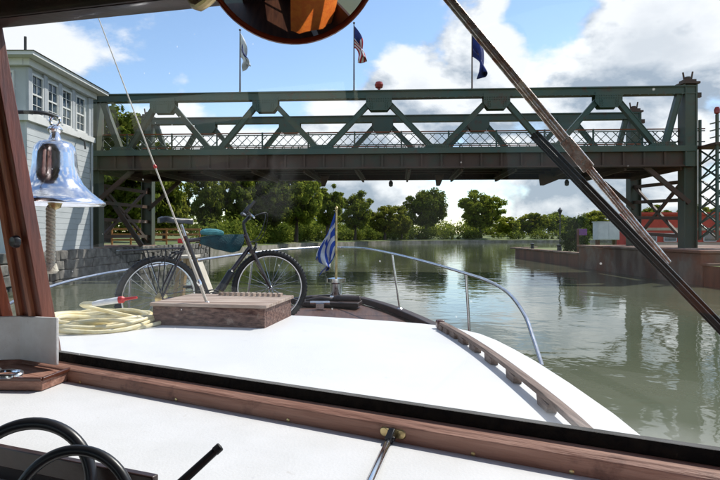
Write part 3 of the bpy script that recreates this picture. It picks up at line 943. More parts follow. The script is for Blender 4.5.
def truss(P0, P1, near):
    m_ = 'bridge_green'
    pt = lambda px: on_line(A0, A1, px)
    params = lambda px: (pt(px) - A0).dot(along) / (A1 - A0).length
    at = lambda s, z: P0 + (P1 - P0) * s + V(0, 0, z)
    zc = ZT - .30
    # top chord with cover plate and bottom flange
    ch = MB(); ch.beam(at(0.001, zc + .07), at(.999, zc + .07), .46, .36)
    ch.beam(at(-.004, ZT - .03), at(1.004, ZT - .03), .66, .07)
    ch.beam(at(-.004, ZT - .44), at(1.004, ZT - .44), .60, .06)
    for i in range(74):
        s = .006 + i / 74 * .99
        ch.box(at(s, ZT - .455) - across * .27, (.10, .06, .10))
    ch.build('top_chord', m_, bridge)
    st = [params(p) for p in tops]; sb = [params(p) for p in bots]
    zt, zb = ZT - .50, ZD + .08
    for i, s in enumerate(st):
        g = MB(); c = at(s, ZT - .80)
        for side in (-1, 1):
            o = across * side * .29
            g.hexa([c - along * .78 - V(0, 0, .08) + o - across * .02, c + along * .78 - V(0, 0, .08) + o - across * .02, c + along * .78 - V(0, 0, .08) + o + across * .02, c - along * .78 - V(0, 0, .08) + o + across * .02],
                   [c - along * .78 + V(0, 0, .5) + o - across * .02, c + along * .78 + V(0, 0, .5) + o - across * .02, c + along * .78 + V(0, 0, .5) + o + across * .02, c - along * .78 + V(0, 0, .5) + o + across * .02])
            g.hexa([c - along * .5 - V(0, 0, .42) + o - across * .021, c + along * .5 - V(0, 0, .42) + o - across * .021, c + along * .5 - V(0, 0, .42) + o + across * .021, c - along * .5 - V(0, 0, .42) + o + across * .021],
                   [c - along * .78 - V(0, 0, .08) + o - across * .021, c + along * .78 - V(0, 0, .08) + o - across * .021, c + along * .78 - V(0, 0, .08) + o + across * .021, c - along * .78 - V(0, 0, .08) + o + across * .021])
        g.build('gusset', m_, bridge)
    for i, s in enumerate(sb):
        g = MB(); c = at(s, ZD)
        for side in (-1, 1):
            o = across * side * .29
            g.hexa([c - along * .85 + o - across * .02, c + along * .85 + o - across * .02, c + along * .85 + o + across * .02, c - along * .85 + o + across * .02],
                   [c - along * .5 + V(0, 0, .24) + o - across * .02, c + along * .5 + V(0, 0, .24) + o - across * .02, c + along * .5 + V(0, 0, .24) + o + across * .02, c - along * .5 + V(0, 0, .24) + o + across * .02])
        g.build('gusset', m_, bridge)
    off = .42 / (P1 - P0).length * 1.0
    for i, s in enumerate(st):
        for sgn, sbv in ((-1, sb[i]), (1, sb[i + 1])):
            d = MB(); hbeam(d, at(s + sgn * off * 1.1, zt - .1), at(sbv - sgn * off * .8, zb), .38, .31)
            d.build('diagonal', m_ if i else 'bridge_olive', bridge)
    for s_, sbv in ((0.018, sb[0]), (.982, sb[-1])):
        d = MB(); hbeam(d, at(s_, zt + .25), at(sbv + (-.006 if s_ < .5 else .006), zb), .38, .31); d.build('diagonal', 'bridge_olive' if s_ < .5 else m_, bridge)
    # end posts
    for s_ in (0.004, .996):
        e = MB(); e.beam(at(s_, ZB), at(s_, ZT - .02), .52, .5, up=across)
        for sd in (-1, 1):
            e.beam(at(s_, ZB) + along * sd * .30, at(s_, ZT) + along * sd * .30, .62, .06, up=along)
        e.build('end_post', 'bridge_olive' if s_ < .5 else m_, bridge)
    # plate girder below with flange angles and stiffeners
    gd = MB(); gd.beam(at(0, (ZD + ZB) / 2), at(1, (ZD + ZB) / 2), .10, ZD - ZB)
    gd.beam(at(-.003, ZD - .06), at(1.003, ZD - .06), .56, .13)
    gd.beam(at(-.003, ZB + .05), at(1.003, ZB + .05), .44, .10)
    gi = gd.build('girder', ['bridge_rust'], bridge)
    top = MB(); top.beam(at(-.003, ZD - .16) - across * .30, at(1.003, ZD - .16) - across * .30, .06, .33); top.build('deck_edge', 'bridge_green', bridge)
    for i in range(31):
        s = .01 + i * .98 / 30
        MB().beam(at(s, ZB + .11) - across * .12, at(s, ZD - .33) - across * .12, .10, .12, up=along).build('stiffener', 'bridge_rust', gi)
    return at


def rivets(c, pts):
    m_ = MB()
    for (a, z) in pts:
        q = c + along * a + V(0, 0, z) - across * .325
        e = .028
        m_.add([q + along * -e + V(0, 0, -e), q + along * e + V(0, 0, -e), q + along * e + V(0, 0, e), q + along * -e + V(0, 0, e), q - across * .03],
               [(0, 1, 4), (1, 2, 4), (2, 3, 4), (3, 0, 4)])
    return m_


at_near = truss(A0, A1, True)
for px in tops:
    s_ = (on_line(A0, A1, px) - A0).dot(along) / (A1 - A0).length
    g_ = [(a * .14, z) for a in range(-5, 6) for z in (-.52, -.66)] + [(a * .13, -.78 - .1 * k) for k in range(4) for a in (-4, -3, 3, 4)]
    rivets(at_near(s_, ZT), g_).build('rivet_row', 'bridge_green', bridge, smooth=0)['kind'] = 'stuff'
for px in bots:
    s_ = (on_line(A0, A1, px) - A0).dot(along) / (A1 - A0).length
    rivets(at_near(s_, ZD), [(a * .13, z) for a in range(-5, 6) for z in (.06, .18)]).build('rivet_row', 'bridge_green', bridge, smooth=0)['kind'] = 'stuff'
at_far = truss(Bf0, Bf1, False)
# deck slab and floor beams
dk = MB()
n0, n1, f0, f1 = [at_near(0, 0) + across * .4, at_near(1, 0) + across * .4, at_far(0, 0) - across * .4, at_far(1, 0) - across * .4]
dk.hexa([V(p.x, p.y, ZD - .5) for p in (n0, n1, f1, f0)], [V(p.x, p.y, ZD - .22) for p in (n0, n1, f1, f0)])
dk.build('deck', 'bridge_rust', bridge)
for i in range(12):
    s = .012 + i * .976 / 11
    a, b = at_near(s, 0) + across * .25, at_far(s, 0) - across * .25
    fb = MB(); fb.beam(V(a.x, a.y, ZD - .95), V(b.x, b.y, ZD - .95), .12, .86); fb.beam(V(a.x, a.y, ZB + .06), V(b.x, b.y, ZB + .06), .34, .06)
    fb.build('floor_beam', 'bridge_rust', bridge)
for k in range(1, 5):
    a = at_near(0.01, 0).lerp(at_far(0.01, 0), k / 5); b = at_near(.99, 0).lerp(at_far(.99, 0), k / 5)
    MB().beam(V(a.x, a.y, ZD - .72), V(b.x, b.y, ZD - .72), .16, .40).build('stringer', 'bridge_rust', bridge)


# lattice railings inside both trusses
def railing(P0, P1, zbase, name='railing', h=1.16, step=.58, matl='bridge_green'):
    L_ = (P1 - P0).length; d = (P1 - P0).normalized()
    rl = MB()
    rl.beam(P0 + V(0, 0, zbase + h), P1 + V(0, 0, zbase + h), .07, .07)
    rail = rl.build(name, 'rail_orange', bridge)
    mid = MB()
    for z in (.12, .38, h - .12):
        mid.beam(P0 + V(0, 0, zbase + z), P1 + V(0, 0, zbase + z), .04, .06)
    mid.build('rail_bar', matl, rail)
    la = MB()
    z0, z1 = .12, h - .12
    hh = z1 - z0
    n = int(L_ / step)
    for i in range(-2, n + 1):
        for sg in (1, -1):
            a = i * step; b = a + hh
            if sg < 0: a, b = b, a
            za, zb_ = z0, z1
            lo, hi_ = (a, b)
            t0, t1 = 0.0, 1.0
            # clip to the rail length
            for (pp, lim, up_) in ((a, 0, 0),):
                pass
            if min(a, b) < 0 or max(a, b) > L_: continue
            la.beam(P0 + d * a + V(0, 0, zbase + za), P0 + d * b + V(0, 0, zbase + zb_),   .03 if sg > 0 else .026, .075, up=across)
    lo_ = la.build('lattice', matl, rail); lo_['kind'] = 'stuff'
    k = 0
    while k * 2.9 < L_:
        c = P0 + d * (k * 2.9)
        MB().box(c + V(0, 0, zbase + h / 2 + .02), (.09, .09, h + .06)).build('rail_post', matl, rail)
        k += 1


pn0, pn1 = at_near(0.0, 0) + across * .75 - along * 1.0, at_near(1, 0) + across * .75 + along * 1.2
railing(pn0, pn1, ZD)
pf0, pf1 = at_far(0, 0) - across * .75, at_far(1, 0) - across * .75
railing(pf0, pf1, ZD)
# sidewalk plank strip below the railing
MB().beam(pn0 + V(0, 0, ZD + .0), pn1 + V(0, 0, ZD + .0), .8, .06).build('sidewalk', 'bridge_rust', bridge)

# hanging brackets below the girder
for px, big in ((330, 0), (435, 0), (530, 1)):
    p = on_line(Bf0, Bf1, px) - across * 3.5
    b = MB()
    b.hexa([p + V(-.18, -.12, ZB - .75), p + V(.05, -.12, ZB - .75), p + V(.05, .12, ZB - .75), p + V(-.18, .12, ZB - .75)],
           [p + V(-.25, -.2, ZB - .02), p + V(.35 + big * 1.5, -.2, ZB - .02), p + V(.35 + big * 1.5, .2, ZB - .02), p + V(-.25, .2, ZB - .02)])
    b.build('bracket', 'bridge_rust', bridge, bevel=.03)
for px in (391, 553):
    p = on_line(Bf0, Bf1, px) - across * 3.2
    b = MB(); b.tube([p + V(0, 0, ZB), p + V(0, 0, ZB - .35)], .025, 6)
    b.lathe([(.0, -.78), (.13, -.72), (.15, -.5), (.08, -.35), (0, -.34)], p + V(0, 0, ZB), n=12)
    b.build('navigation_lamp', 'black_plastic', bridge)
# little ball finial and post caps
p = at_near(((on_line(A0, A1, 379) - A0).dot(along)) / (A1 - A0).length, ZT)
MB().lathe([(.08, 0), (.08, .15), (.22, .22), (.27, .38), (.2, .55), (0, .62)], p, n=14).build('beacon', 'red_lamp', bridge)
# lift columns at the four corners, with bracing
for (pt_, ztop, dx) in ((at_near(1, 0) + along * .05, ZT + .22, 0), (at_far(1, 0) + along * .05, ZT + .10, 0), (at_near(0, 0) - along * .05, ZT - .1, 0), (at_far(0, 0) - along * .1, ZT + .12, 0)):
    pt_ = V(pt_.x, pt_.y, 0) + across * .48
    cm = MB()
    cm.box(pt_ + V(0, 0, (.6 + ztop) / 2), (.66, .30, ztop - .6))
    for sd in (-1, 1):
        cm.box(pt_ + V(sd * .36, 0, (.6 + ztop) / 2), (.07, .70, ztop - .6))
    cl = cm.build('lift_column', 'bridge_olive', bridge)
    if ztop > ZT:
        cp = MB(); cp.box(pt_ + V(0, 0, ztop + .06), (1.0, .9, .12)); cp.box(pt_ + V(0, 0, ztop + .2), (.7, .6, .16))
        cp.tube([pt_ + V(-.2, 0, ztop + .25), pt_ + V(-.28, 0, ztop + .75)], .05, 6); cp.tube([pt_ + V(.2, 0, ztop + .25), pt_ + V(.3, 0, ztop + .8)], .05, 6)
        cp.lathe([(.0, .25), (.16, .3), (.16, .48), (0, .52)], pt_ + V(0, 0, ztop), n=10)
        cp.box(pt_ + V(.62, 0, ztop - .6), (.3, .2, .28))
        cp.build('column_cap', 'bridge_rust', cl)
# bracing between the near and far right columns, and left ones
for sgn, base_ in ((1, 1), (-1, 0)):
    a = at_near(base_, 0) + across * .5; b = at_far(base_, 0) + across * .3
    for z in (2.4, 3.5, 4.6, 5.7):
        MB().beam(V(a.x, a.y, z), V(b.x, b.y, z + (.25 if sgn > 0 else 0)), .16, .22).build('cross_brace', 'bridge_rust', bridge)
    MB().beam(V(a.x, a.y, 2.0), V(b.x, b.y, 6.0), .14, .2).build('cross_brace', 'bridge_rust', bridge)
    MB().beam(V(a.x, a.y, 6.0), V(b.x, b.y, 2.0), .14, .2).build('cross_brace', 'bridge_rust', bridge)
# sloping knee struts from the columns under the girder
for P_, Q_ in ((at_near(1, 0), at_near(.93, 0)), (at_far(1, 0), at_far(.93, 0)), (at_far(0, 0), at_far(.07, 0)), (at_near(0, 0), at_near(.07, 0))):
    P2 = P_ + across * .2; Q2 = Q_ + across * .2
    MB().beam(V(P2.x, P2.y, 4.4), V(Q2.x, Q2.y, ZB + .05), .2, .26).build('knee_strut', 'bridge_rust', bridge)
# the long diagonal brace seen under the left end
MB().beam(PX(104, 190, 38), PX(142, 246, 38), .2, .3).build('knee_strut', 'bridge_rust', bridge)

# abutments
ab = tag(MB().box((21.9, 35.3, .1), (10.2, 15.5, 3.0)).build('abutment', 'concrete', bevel=.08), 'stained brown concrete abutment under the right end of the bridge', 'abutment', kind='structure')
MB().box((21.9, 35.3, 1.66), (10.4, 15.7, .15)).build('coping', 'concrete', ab, bevel=.03)
ab2 = tag(MB().box((-20.2, 38.6, .25), (9.2, 9.0, 3.0)).build('abutment', 'concrete', bevel=.08), 'concrete abutment under the left end of the bridge', 'abutment', kind='structure')

# stair tower on the right
tower = empty('stair_tower', (20.9, 32.5, 2.2), 'open steel lattice stair tower with red lamps right of the bridge', 'tower')
TX0, TX1, TY0, TY1 = 20.15, 21.5, 31.6, 33.2
for xx in (TX0, TX1):
    for yy in (TY0, TY1):
        MB().box((xx, yy, (2.2 + ZD + 1.6) / 2), (.13, .13, ZD + 1.6 - 2.2)).build('post', 'bridge_green', tower)
        if yy == TY0:
            MB().lathe([(.05, 0), (.14, .06), (.16, .25), (.10, .4), (.0, .44)], (xx, yy, ZD + 1.6), n=12).build('lamp', 'red_lamp', tower)
nz = 6
for (xa, ya, xb, yb) in ((TX0, TY0, TX1, TY0), (TX0, TY1, TX1, TY1), (TX0, TY0, TX0, TY1), (TX1, TY0, TX1, TY1)):
    for i in range(nz):
        z0, z1 = 2.3 + i * (ZD - 2.5) / nz, 2.3 + (i + 1) * (ZD - 2.5) / nz
        MB().beam((xa, ya, z0), (xb, yb, z1), .05, .09).build('lacing_bar', 'bridge_green', tower)
        MB().beam((xb, yb, z0), (xa, ya, z1), .048, .088).build('lacing_bar', 'bridge_green', tower)
MB().box(((TX0 + TX1) / 2 + .6, (TY0 + TY1) / 2, ZD - .06), (2.9, 1.9, .14)).build('landing', 'bridge_rust', tower)
for z in (.35, .75, 1.15):
    MB().beam((TX0 - .4, TY0, ZD + z - .1), (TX1 + .8, TY0, ZD + z + .5), .05, .07).build('handrail', 'bridge_green', tower)


# ------------------------------------------------------------------ flags on the bridge
def limp_flag(name, parent, top, hoist, fly, colour, mats, dirx=1.0, seed=0, spread=.3, thick=.0):
    rnd = random.Random(seed); na, nb = 26, 26
    ph = [rnd.uniform(0, 6.28) for _ in range(4)]
    grid = []
    for i in range(na + 1):
        a = i / na; row = []
        for j in range(nb + 1):
            b = j / nb
            env = b ** .7
            dx = spread * fly * (1 - (1 - b) ** 2) * (1 - .35 * a) * dirx + .10 * fly * env * math.sin(7 * a + 3 * b + ph[0])
            dy = .11 * fly * env * math.sin(9.5 * a - 4 * b + ph[1]) + .05 * fly * env * math.sin(17 * a + 6 * b + ph[2])
            dz = -a * hoist * (1 - .45 * env) - fly * .80 * b * (1 - .12 * a) + .04 * fly * math.sin(5 * b + ph[3]) * env
            row.append(Vector(top) + V(dx, dy, dz))
        grid.append(row)
    mb = MB()
    nc = nb + 1
    for row in grid:
        mb.v += row
    for i in range(na):
        for j in range(nb):
            mb.f.append([i * nc + j, i * nc + j + 1, (i + 1) * nc + j + 1, (i + 1) * nc + j])
            mb.mi.append(colour((i + .5) / na, (j + .5) / nb))
    o = mb.build(name, mats, parent, smooth=60)
    md = o.modifiers.new('cloth', 'SOLIDIFY'); md.thickness = .006
    return o


def bridge_flag(px, ytop, ybase, label, colour, mats, hoist, fly, seed, dirx=1):
    p = on_line(A0, A1, px); p = V(p.x, p.y, ZT + .005)
    zt = EYE + (HORIZ - ytop) / F * p.y
    root = empty('flag_pole', p, label, 'flag', 'flags on the bridge')
    m_ = MB(); m_.tube([p, V(p.x, p.y, zt)], [.05, .03], 8); m_.lathe([(.0, 0), (.07, .04), (.07, .1), (0, .14)], V(p.x, p.y, zt), n=10)
    m_.lathe([(.14, 0), (.14, .05), (.06, .1)], p, n=10)
    m_.build('pole', 'bridge_rust', root)
    limp_flag('flag', root, (p.x + .03 * dirx, p.y - .02, zt - .12), hoist, fly, colour, mats, dirx, seed, .28)


bridge_flag(240, 31, 88, 'limp white flag with a blue field on the bridge, leftmost of three', lambda a, b: 1 if (.22 < a < .80 and .18 < b < .72) else 0, ['flag_white', 'flag_blue'], 1.5, 2.3, 3, .8)
bridge_flag(354, 24, 88, 'limp red and white striped flag with a dark blue corner on the bridge', lambda a, b: 0 if (a < .54 and b < .42) else (1 if int(a * 13) % 2 == 0 else 2), ['flag_blue', 'flag_red', 'flag_white'], 1.35, 2.3, 8, 1)
bridge_flag(472, 30, 88, 'limp dark blue flag on the bridge, rightmost of three', lambda a, b: 1 if ((a - .5) ** 2 + ((b - .5) * 1.5) ** 2 < .02) else 0, ['flag_blue', 'flag_gold'], 1.5, 2.7, 14, 1)

# ================================================================== QUAY THINGS ON THE RIGHT
# red building
rb = empty('red_building', (44.2, 73.5, 1.0), 'long red building with a beige band behind the bridge column', 'building')
MB().box((44.2, 73.5, 3.0), (18.5, 6, 4.2)).build('wall', 'red_brick', rb)
MB().box((44.2, 73.5, 5.2), (19.0, 6.6, .3)).build('roof', 'red_brick', rb)
MB().box((44.2, 70.45, 3.25), (18.3, .12, .35)).build('band', 'beige_band', rb)
MB().box((44.2, 70.45, 1.35), (18.3, .12, .5)).build('band', 'beige_band', rb)
for xx in (36.5, 39.0, 41.5, 44, 46.5):
    w_ = MB().box((xx, 70.46, 2.2), (1.5, .1, .9)).build('window', 'dark_glass', rb)
    fm = MB(); fm.box((xx, 70.42, 2.68), (1.6, .1, .08)); fm.box((xx, 70.42, 1.72), (1.6, .1, .08)); fm.box((xx - .78, 70.42, 2.2), (.08, .1, .9)); fm.box((xx + .78, 70.42, 2.2), (.08, .1, .9))
    fm.build('frame', 'house_trim', w_)
# grey utility box
ub = empty('utility_box', (19.9, 45.0, 1.0), 'pale grey metal utility cabinet on the quay', 'cabinet')
UB = PX(606, 231, 46.5)
ub.location = (UB.x, UB.y, 2.15)
MB().box((UB.x, UB.y, UB.z), (1.8, 1.0, 1.45)).build('body', 'box_grey', ub, bevel=.02)
MB().box((UB.x, UB.y, UB.z + .75), (1.9, 1.1, .06)).build('lid', 'box_grey', ub)
for s in (-.43, .43):
    MB().box((UB.x + s, UB.y - .515, UB.z), (.82, .02, 1.3)).build('door', 'box_grey', ub)
for s in (-.7, .7):
    MB().box((UB.x + s, UB.y, (2.22 + UB.z - .7) / 2 - .55), (.16, .5, UB.z - .7 - 1.0)).build('leg', 'concrete', ub)
# ivy covered mound / shrub
iv = empty('ivy_shrub', (19.3, 50, 1.0), 'bushy ivy covered shrub on the quay beside the lamp post', 'shrub')
rng = np.random.default_rng(3); rnd = random.Random(3)
cs, rs = [], []
for i in range(70):
    a = rnd.uniform(0, 6.28); z = rnd.random()
    r = 1.25 * (1 - .55 * z ** 2) * rnd.uniform(.5, 1)
    cs.append((math.cos(a) * r * 1.1, math.sin(a) * r, .25 + z * 2.7)); rs.append(rnd.uniform(.25, .5))
o = bpy.data.objects.new('foliage', leaf_mesh('foliage', cs, rs, 90, .09, 'leaf_ivy', rng, 1.0)); COL.objects.link(o); o.parent = iv
MB().tube([(19.3, 50, 1.0), (19.35, 50, 2.2), (19.2, 50.1, 3.2)], [.12, .09, .04], 7).build('stem', 'bark', iv)
# sign on a post in front of the shrub
sg = empty('quay_sign', (19.1, 48.2, 1.0), 'small purple notice board on a rusty post before the shrub', 'sign')
MB().box((18.75, 48.2, 2.0), (.14, .14, 2.0)).build('post', 'sheet_rust', sg)
MB().box((19.1, 48.18, 2.75), (.85, .06, .55)).build('board', 'purple', sg, bevel=.01)
# lamp post
lp = empty('lamp_post', (18.6, 52, 1.0), 'thin dark lamp post on the quay next to the shrub', 'lamp post')
LX = (560 - 360) / F * 52
MB().lathe([(.16, 0), (.16, .3), (.07, .5), (.05, 3.2), (.09, 3.25), (.09, 3.35)], (LX, 52, 1.0), n=10).build('pole', 'black_plastic', lp)
MB().lathe([(.06, 3.35), (.2, 3.75), (.22, 3.8), (.05, 4.0), (0, 4.1)], (LX, 52, 1.0), n=10).build('lantern', 'black_plastic', lp)
# mooring bollards on the quay
for k, yy in enumerate((49.0, 56.5)):
    bo = tag(MB().lathe([(.16, 0), (.14, .35), (.2, .42), (.2, .5), (0, .56)], (17.4, yy, 1.13), n=14).build('bollard', 'black_plastic'),
             ('black mooring bollard on the quay coping near the abutment', 'black mooring bollard near the tip of the quay')[k], 'bollard', 'mooring bollards')
# orange fence on the left bank
fe = empty('orange_fence', (-17, 46, 1.5), 'orange board fence on the left bank behind the bicycle', 'fence')
FA, FB = PX(112, 240, 46), PX(200, 240, 50)
FA.z = FB.z = 1.55
for i in range(6):
    p = FA.lerp(FB, i / 5)
    MB().box(p + V(0, 0, .75), (.12, .12, 1.6)).build('post', 'fence_orange', fe)
for z in (.55, 1.0, 1.45):
    MB().beam(FA + V(0, -.09, z), FB + V(0, -.09, z), .05, .16).build('board', 'fence_orange', fe)

# ================================================================== THE BOAT
TH = R(10); CT, ST = math.cos(TH), math.sin(TH)
CL = -1.56          # boat centreline in boat coordinates (u right, v forward, z from eye level)


def B(u, v, z):
    return V(u * CT + v * ST, -u * ST + v * CT, EYE + z)


def Bd(u, v, z=0):
    return V(u * CT + v * ST, -u * ST + v * CT, z)


def interp(tab, x):
    if x <= tab[0][0]: return tab[0][1]
    for (a, fa), (b, fb) in zip(tab, tab[1:]):
        if x <= b:
            return fa + (fb - fa) * (x - a) / (b - a)
    return tab[-1][1]


def smooth_curve(pts, n=8):
    """Catmull-Rom through the points"""
    pts = [Vector(p) for p in pts]; out = []
    for i in range(len(pts) - 1):
        p0, p1, p2, p3 = pts[max(i - 1, 0)], pts[i], pts[i + 1], pts[min(i + 2, len(pts) - 1)]
        for k in range(n):
            t = k / n
            out.append(.5 * ((2 * p1) + (p2 - p0) * t + (2 * p0 - 5 * p1 + 4 * p2 - p3) * t * t + (3 * p1 - p0 - 3 * p2 + p3) * t ** 3))
    out.append(pts[-1])
    return out


boat = empty('motor_boat', B(CL, 2.5, -2.5), 'white motor boat with mahogany trim, seen from inside its wheelhouse', 'boat')
HW = [(0.2, 2.26), (1.0, 2.22), (1.83, 2.17), (2.3, 2.10), (2.94, 1.96), (3.4, 1.83), (3.65, 1.72), (3.80, 1.60), (3.90, 1.42), (3.95, 1.2)]
HB = [(-4, 2.2), (0, 2.32), (2, 2.22), (3, 2.03), (3.45, 1.96), (3.83, 1.90), (4.4, 1.79), (5, 1.60), (5.7, 1.27), (6.28, .91), (6.7, .60), (7.0, .32), (7.18, .03)]
ZDK = -.83
SHEER = [(2.6, -1.14), (3.6, -1.06), (4.6, -1.01), (5.4, -.965), (6.2, -.90), (7.1, -.845)]


def zs(v):
    return interp(SHEER, v)



def ztop(u, v):
    t = (u - CL) / interp(HW, v)
    return -.575 - .045 * t * t


# trunk cabin top (cambered) with rounded edge and sides
vs = [0.9, 1.3, 1.7, 2.1, 2.5, 2.9, 3.2, 3.45, 3.65, 3.8, 3.88, 3.93, 3.95]
ts = [-1, -.985, -.95, -.9, -.75, -.6, -.45, -.3, -.15, 0, .15, .3, .45, .6, .75, .9, .95, .985, 1]
grid = []
for v in vs:
    hw = interp(HW, v); row = []
    row.append(B(CL - hw - .03, v + (.02 if v > 3.9 else 0), -1.2)); row.append(B(CL - hw - .015, v, -.68))
    for t in ts:
        drop = .04 if abs(t) == 1 else (.012 if abs(t) > .98 else (.002 if abs(t) > .94 else 0))
        row.append(B(CL + hw * t, v, -.575 - .045 * t * t - drop - (.03 if v > 3.94 else (.008 if v > 3.92 else 0))))
    row.append(B(CL + hw + .015, v, -.68)); row.append(B(CL + hw + .03, v + (.02 if v > 3.9 else 0), -1.2))
    grid.append(row)
last = [p.copy() for p in grid[-1]]
for p in last:
    p += Bd(0, .03, 0); p.z = EYE + ZDK - .02
grid.append(last)
MB().sheet(grid).build('cabin_top', 'gelcoat', boat, smooth=50)
# foredeck
grid = []
for v in [-4, -2, 0, 1, 2, 3, 3.8, 4.4, 5, 5.7, 6.28, 6.7, 7.0, 7.18]:
    hb = interp(HB, v)
    grid.append([B(CL + hb * t, v, ZDK - .01 + (zs(v) - ZDK - .01) * abs(t) ** 1.6) for t in (-1, -.75, -.5, -.25, 0, .25, .5, .75, 1)])
fore = grid[6:]
MB().sheet(fore).build('foredeck', 'deck_teak', boat)
mb = MB()
for side in (-1, 1):
    g2 = []
    for v in [-4, -2, 0, 1, 2, 3, 3.8]:
        hb = interp(HB, v); hw = interp(HW, v)
        g2.append([B(CL + side * (hw - .02), v, zs(v) + .01), B(CL + side * hb, v, zs(v) - .01)])
    mb.sheet(g2)
mb.build('side_deck', 'gelcoat', boat)
# hull
grid = []
for v in [-4, -2, 0, 1, 2, 3, 3.8, 4.4, 5, 5.7, 6.28, 6.7, 7.0, 7.18]:
    hb = interp(HB, v); k = max(0, (v - 3) / 4.2)
    row = []
    for s in (-1, 1):
        col = [(1.0, zs(v) - .02), (.98 - .12 * k, -1.3), (.93 - .3 * k, -1.9), (.86 - .45 * k, -2.6), (.6 - .4 * k, -3.0)]
        pts_ = [B(CL + s * hb * f, v - k * .35 * (-(z - ZDK)) * .6, z) for f, z in col]
        row += pts_ if s < 0 else pts_[::-1]
    grid.append(row)
MB().sheet(grid).build('hull', 'hull_white', boat)
# mahogany cap rail following the gunwale
for s in (-1, 1):
    pl = smooth_curve([B(CL + s * interp(HB, v), v, zs(v) + .03) for v in (-3.5, 0, 2, 3, 3.45, 3.83, 4.4, 5, 5.7, 6.28, 6.7, 7.0, 7.16)], 6)
    mb = MB()
    mb.sweep(pl, .10, .075)
    mb.build('cap_rail', 'mahogany_dark', boat, bevel=.008)
# windlass and samson post at the bow (dark varnished)
wl = MB(); wl.box(B(CL + .05, 6.45, ZDK + .025), (.75, .30, .05), rz=-TH)
wl.tube([B(CL + .10, 6.5, ZDK + .07), B(CL + .42, 6.5, ZDK + .07)], .045, 14)
wl.tube([B(CL - .22, 6.4, ZDK + .05), B(CL - .05, 6.45, ZDK + .075), B(CL + .1, 6.5, ZDK + .06)], [.02, .035, .03], 10)
wl.build('windlass', 'mahogany_dark', boat, bevel=.006)
cl_ = MB(); c = PX(320, 309, 6.3); c.z = EYE + ZDK
cl_.box(c + V(0, 0, .03), (.09, .06, .06)); cl_.tube([c + V(-.11, 0, .07), c + V(.11, 0, .07)], .02, 10)
cl_.build('bow_cleat', 'stainless', boat)

# bow rail: tube and stanchions
half = [(542, 366, 3.42), (533, 338, 3.62), (524, 314, 3.85), (508, 293, 4.25), (488, 281, 4.62), (466, 273.5, 4.95), (430, 263, 5.6), (392, 253.5, 6.30), (364, 248.5, 6.95)]
pr = [PX(*p) for p in half]
front = B(CL, 7.32, -.165)


def mirror_pt(p):
    q = p - V(0, 0, EYE)
    u = q.x * CT - q.y * ST; v = q.x * ST + q.y * CT
    return B(2 * CL - u, v, q.z)


curve = smooth_curve([p for p in pr] + [front] + [mirror_pt(p) for p in reversed(pr)], 8)
br = MB().tube(curve, .0135, 10).build('bow_rail', 'stainless', boat)
for idx in (5, 7):
    for mir in (0, 1):
        p = pr[idx]; q = p - V(0, 0, EYE)
        v = q.x * ST + q.y * CT
        foot = B(CL + interp(HB, v) - .02, v, ZDK + .04)
        foot = PX((470, 400)[idx == 7], (335, 318)[idx == 7], p.y); foot.z = EYE + zs(v) + .05
        if mir: p, foot = mirror_pt(p), mirror_pt(foot)
        st = MB().tube([foot, p], .0125, 10); st.lathe([(.04, 0), (.04, .012), (.018, .03)], foot, n=14)
        st.build('stanchion', 'stainless', br)
# wooden deck hatch with planked top
hx0, hx1, hv0, hv1 = -1.93, -1.18, 3.30, 3.86
zb_, zt_ = -.60, -.455
hatch = MB()
w = .04
for (a0, a1, b0, b1) in ((hx0, hx1, hv0, hv0 + w), (hx0, hx1, hv1 - w, hv1), (hx0, hx0 + w, hv0 + w, hv1 - w), (hx1 - w, hx1, hv0 + w, hv1 - w)):
    hatch.hexa([B(a0, b0, zb_), B(a1, b0, zb_), B(a1, b1, zb_), B(a0, b1, zb_)], [B(a0, b0, zt_), B(a1, b0, zt_), B(a1, b1, zt_), B(a0, b1, zt_)])
ht = hatch.build('deck_hatch', 'weathered_wood', boat, bevel=.004)
np_ = 6
for i in range(np_):
    a0 = hv0 - .015 + (hv1 - hv0 + .03) * i / np_ + .003; a1 = hv0 - .015 + (hv1 - hv0 + .03) * (i + 1) / np_ - .003
    MB().hexa([B(hx0 - .015, a0, zt_ + .001), B(hx1 + .015, a0, zt_ + .001), B(hx1 + .015, a1, zt_ + .001), B(hx0 - .015, a1, zt_ + .001)],
              [B(hx0 - .015, a0, zt_ + .022), B(hx1 + .015, a0, zt_ + .022), B(hx1 + .015, a1, zt_ + .022), B(hx0 - .015, a1, zt_ + .022)]).build('plank', 'plank_grey', ht, bevel=.003)
for i in range(12):
    u = hx0 + .25 + i * .04
    MB().box(B(u, hv1 - .07, zt_ + .033), (.022, .05, .022), rz=-TH).build('vent_block', 'plank_grey', ht)
# grab rail on the right of the cabin top, with open slots
gv = [(1.55, .39), (1.8, .352), (2.2, .275), (2.63, .180), (3.0, .085), (3.35, -.02), (3.66, -.125)]
gu = lambda v: interp(gv, v)
gr = MB()
cv = [B(gu(v), v, ztop(gu(v), v) + .044) for v in [1.5 + .07 * i for i in range(31)]]
gr.sweep(smooth_curve(cv[::5], 6), .038, .020)
grab = gr.build('grab_rail', 'grab_wood', boat, bevel=.003)
for v in (1.62, 2.05, 2.42, 2.74, 3.0, 3.2, 3.36, 3.5, 3.6):
    a, b = v - .045, v + .045
    z0 = ztop(gu(v), v) - .004; z1 = z0 + .038
    ft = MB(); s = .017
    ft.hexa([B(gu(a) - s, a, z0), B(gu(a) + s, a, z0), B(gu(b) + s, b, z0), B(gu(b) - s, b, z0)],
            [B(gu(a) - s, a - .03, z1), B(gu(a) + s, a - .03, z1), B(gu(b) + s, b + .03, z1), B(gu(b) - s, b + .03, z1)])
    ft.build('rail_foot', 'grab_wood', grab)
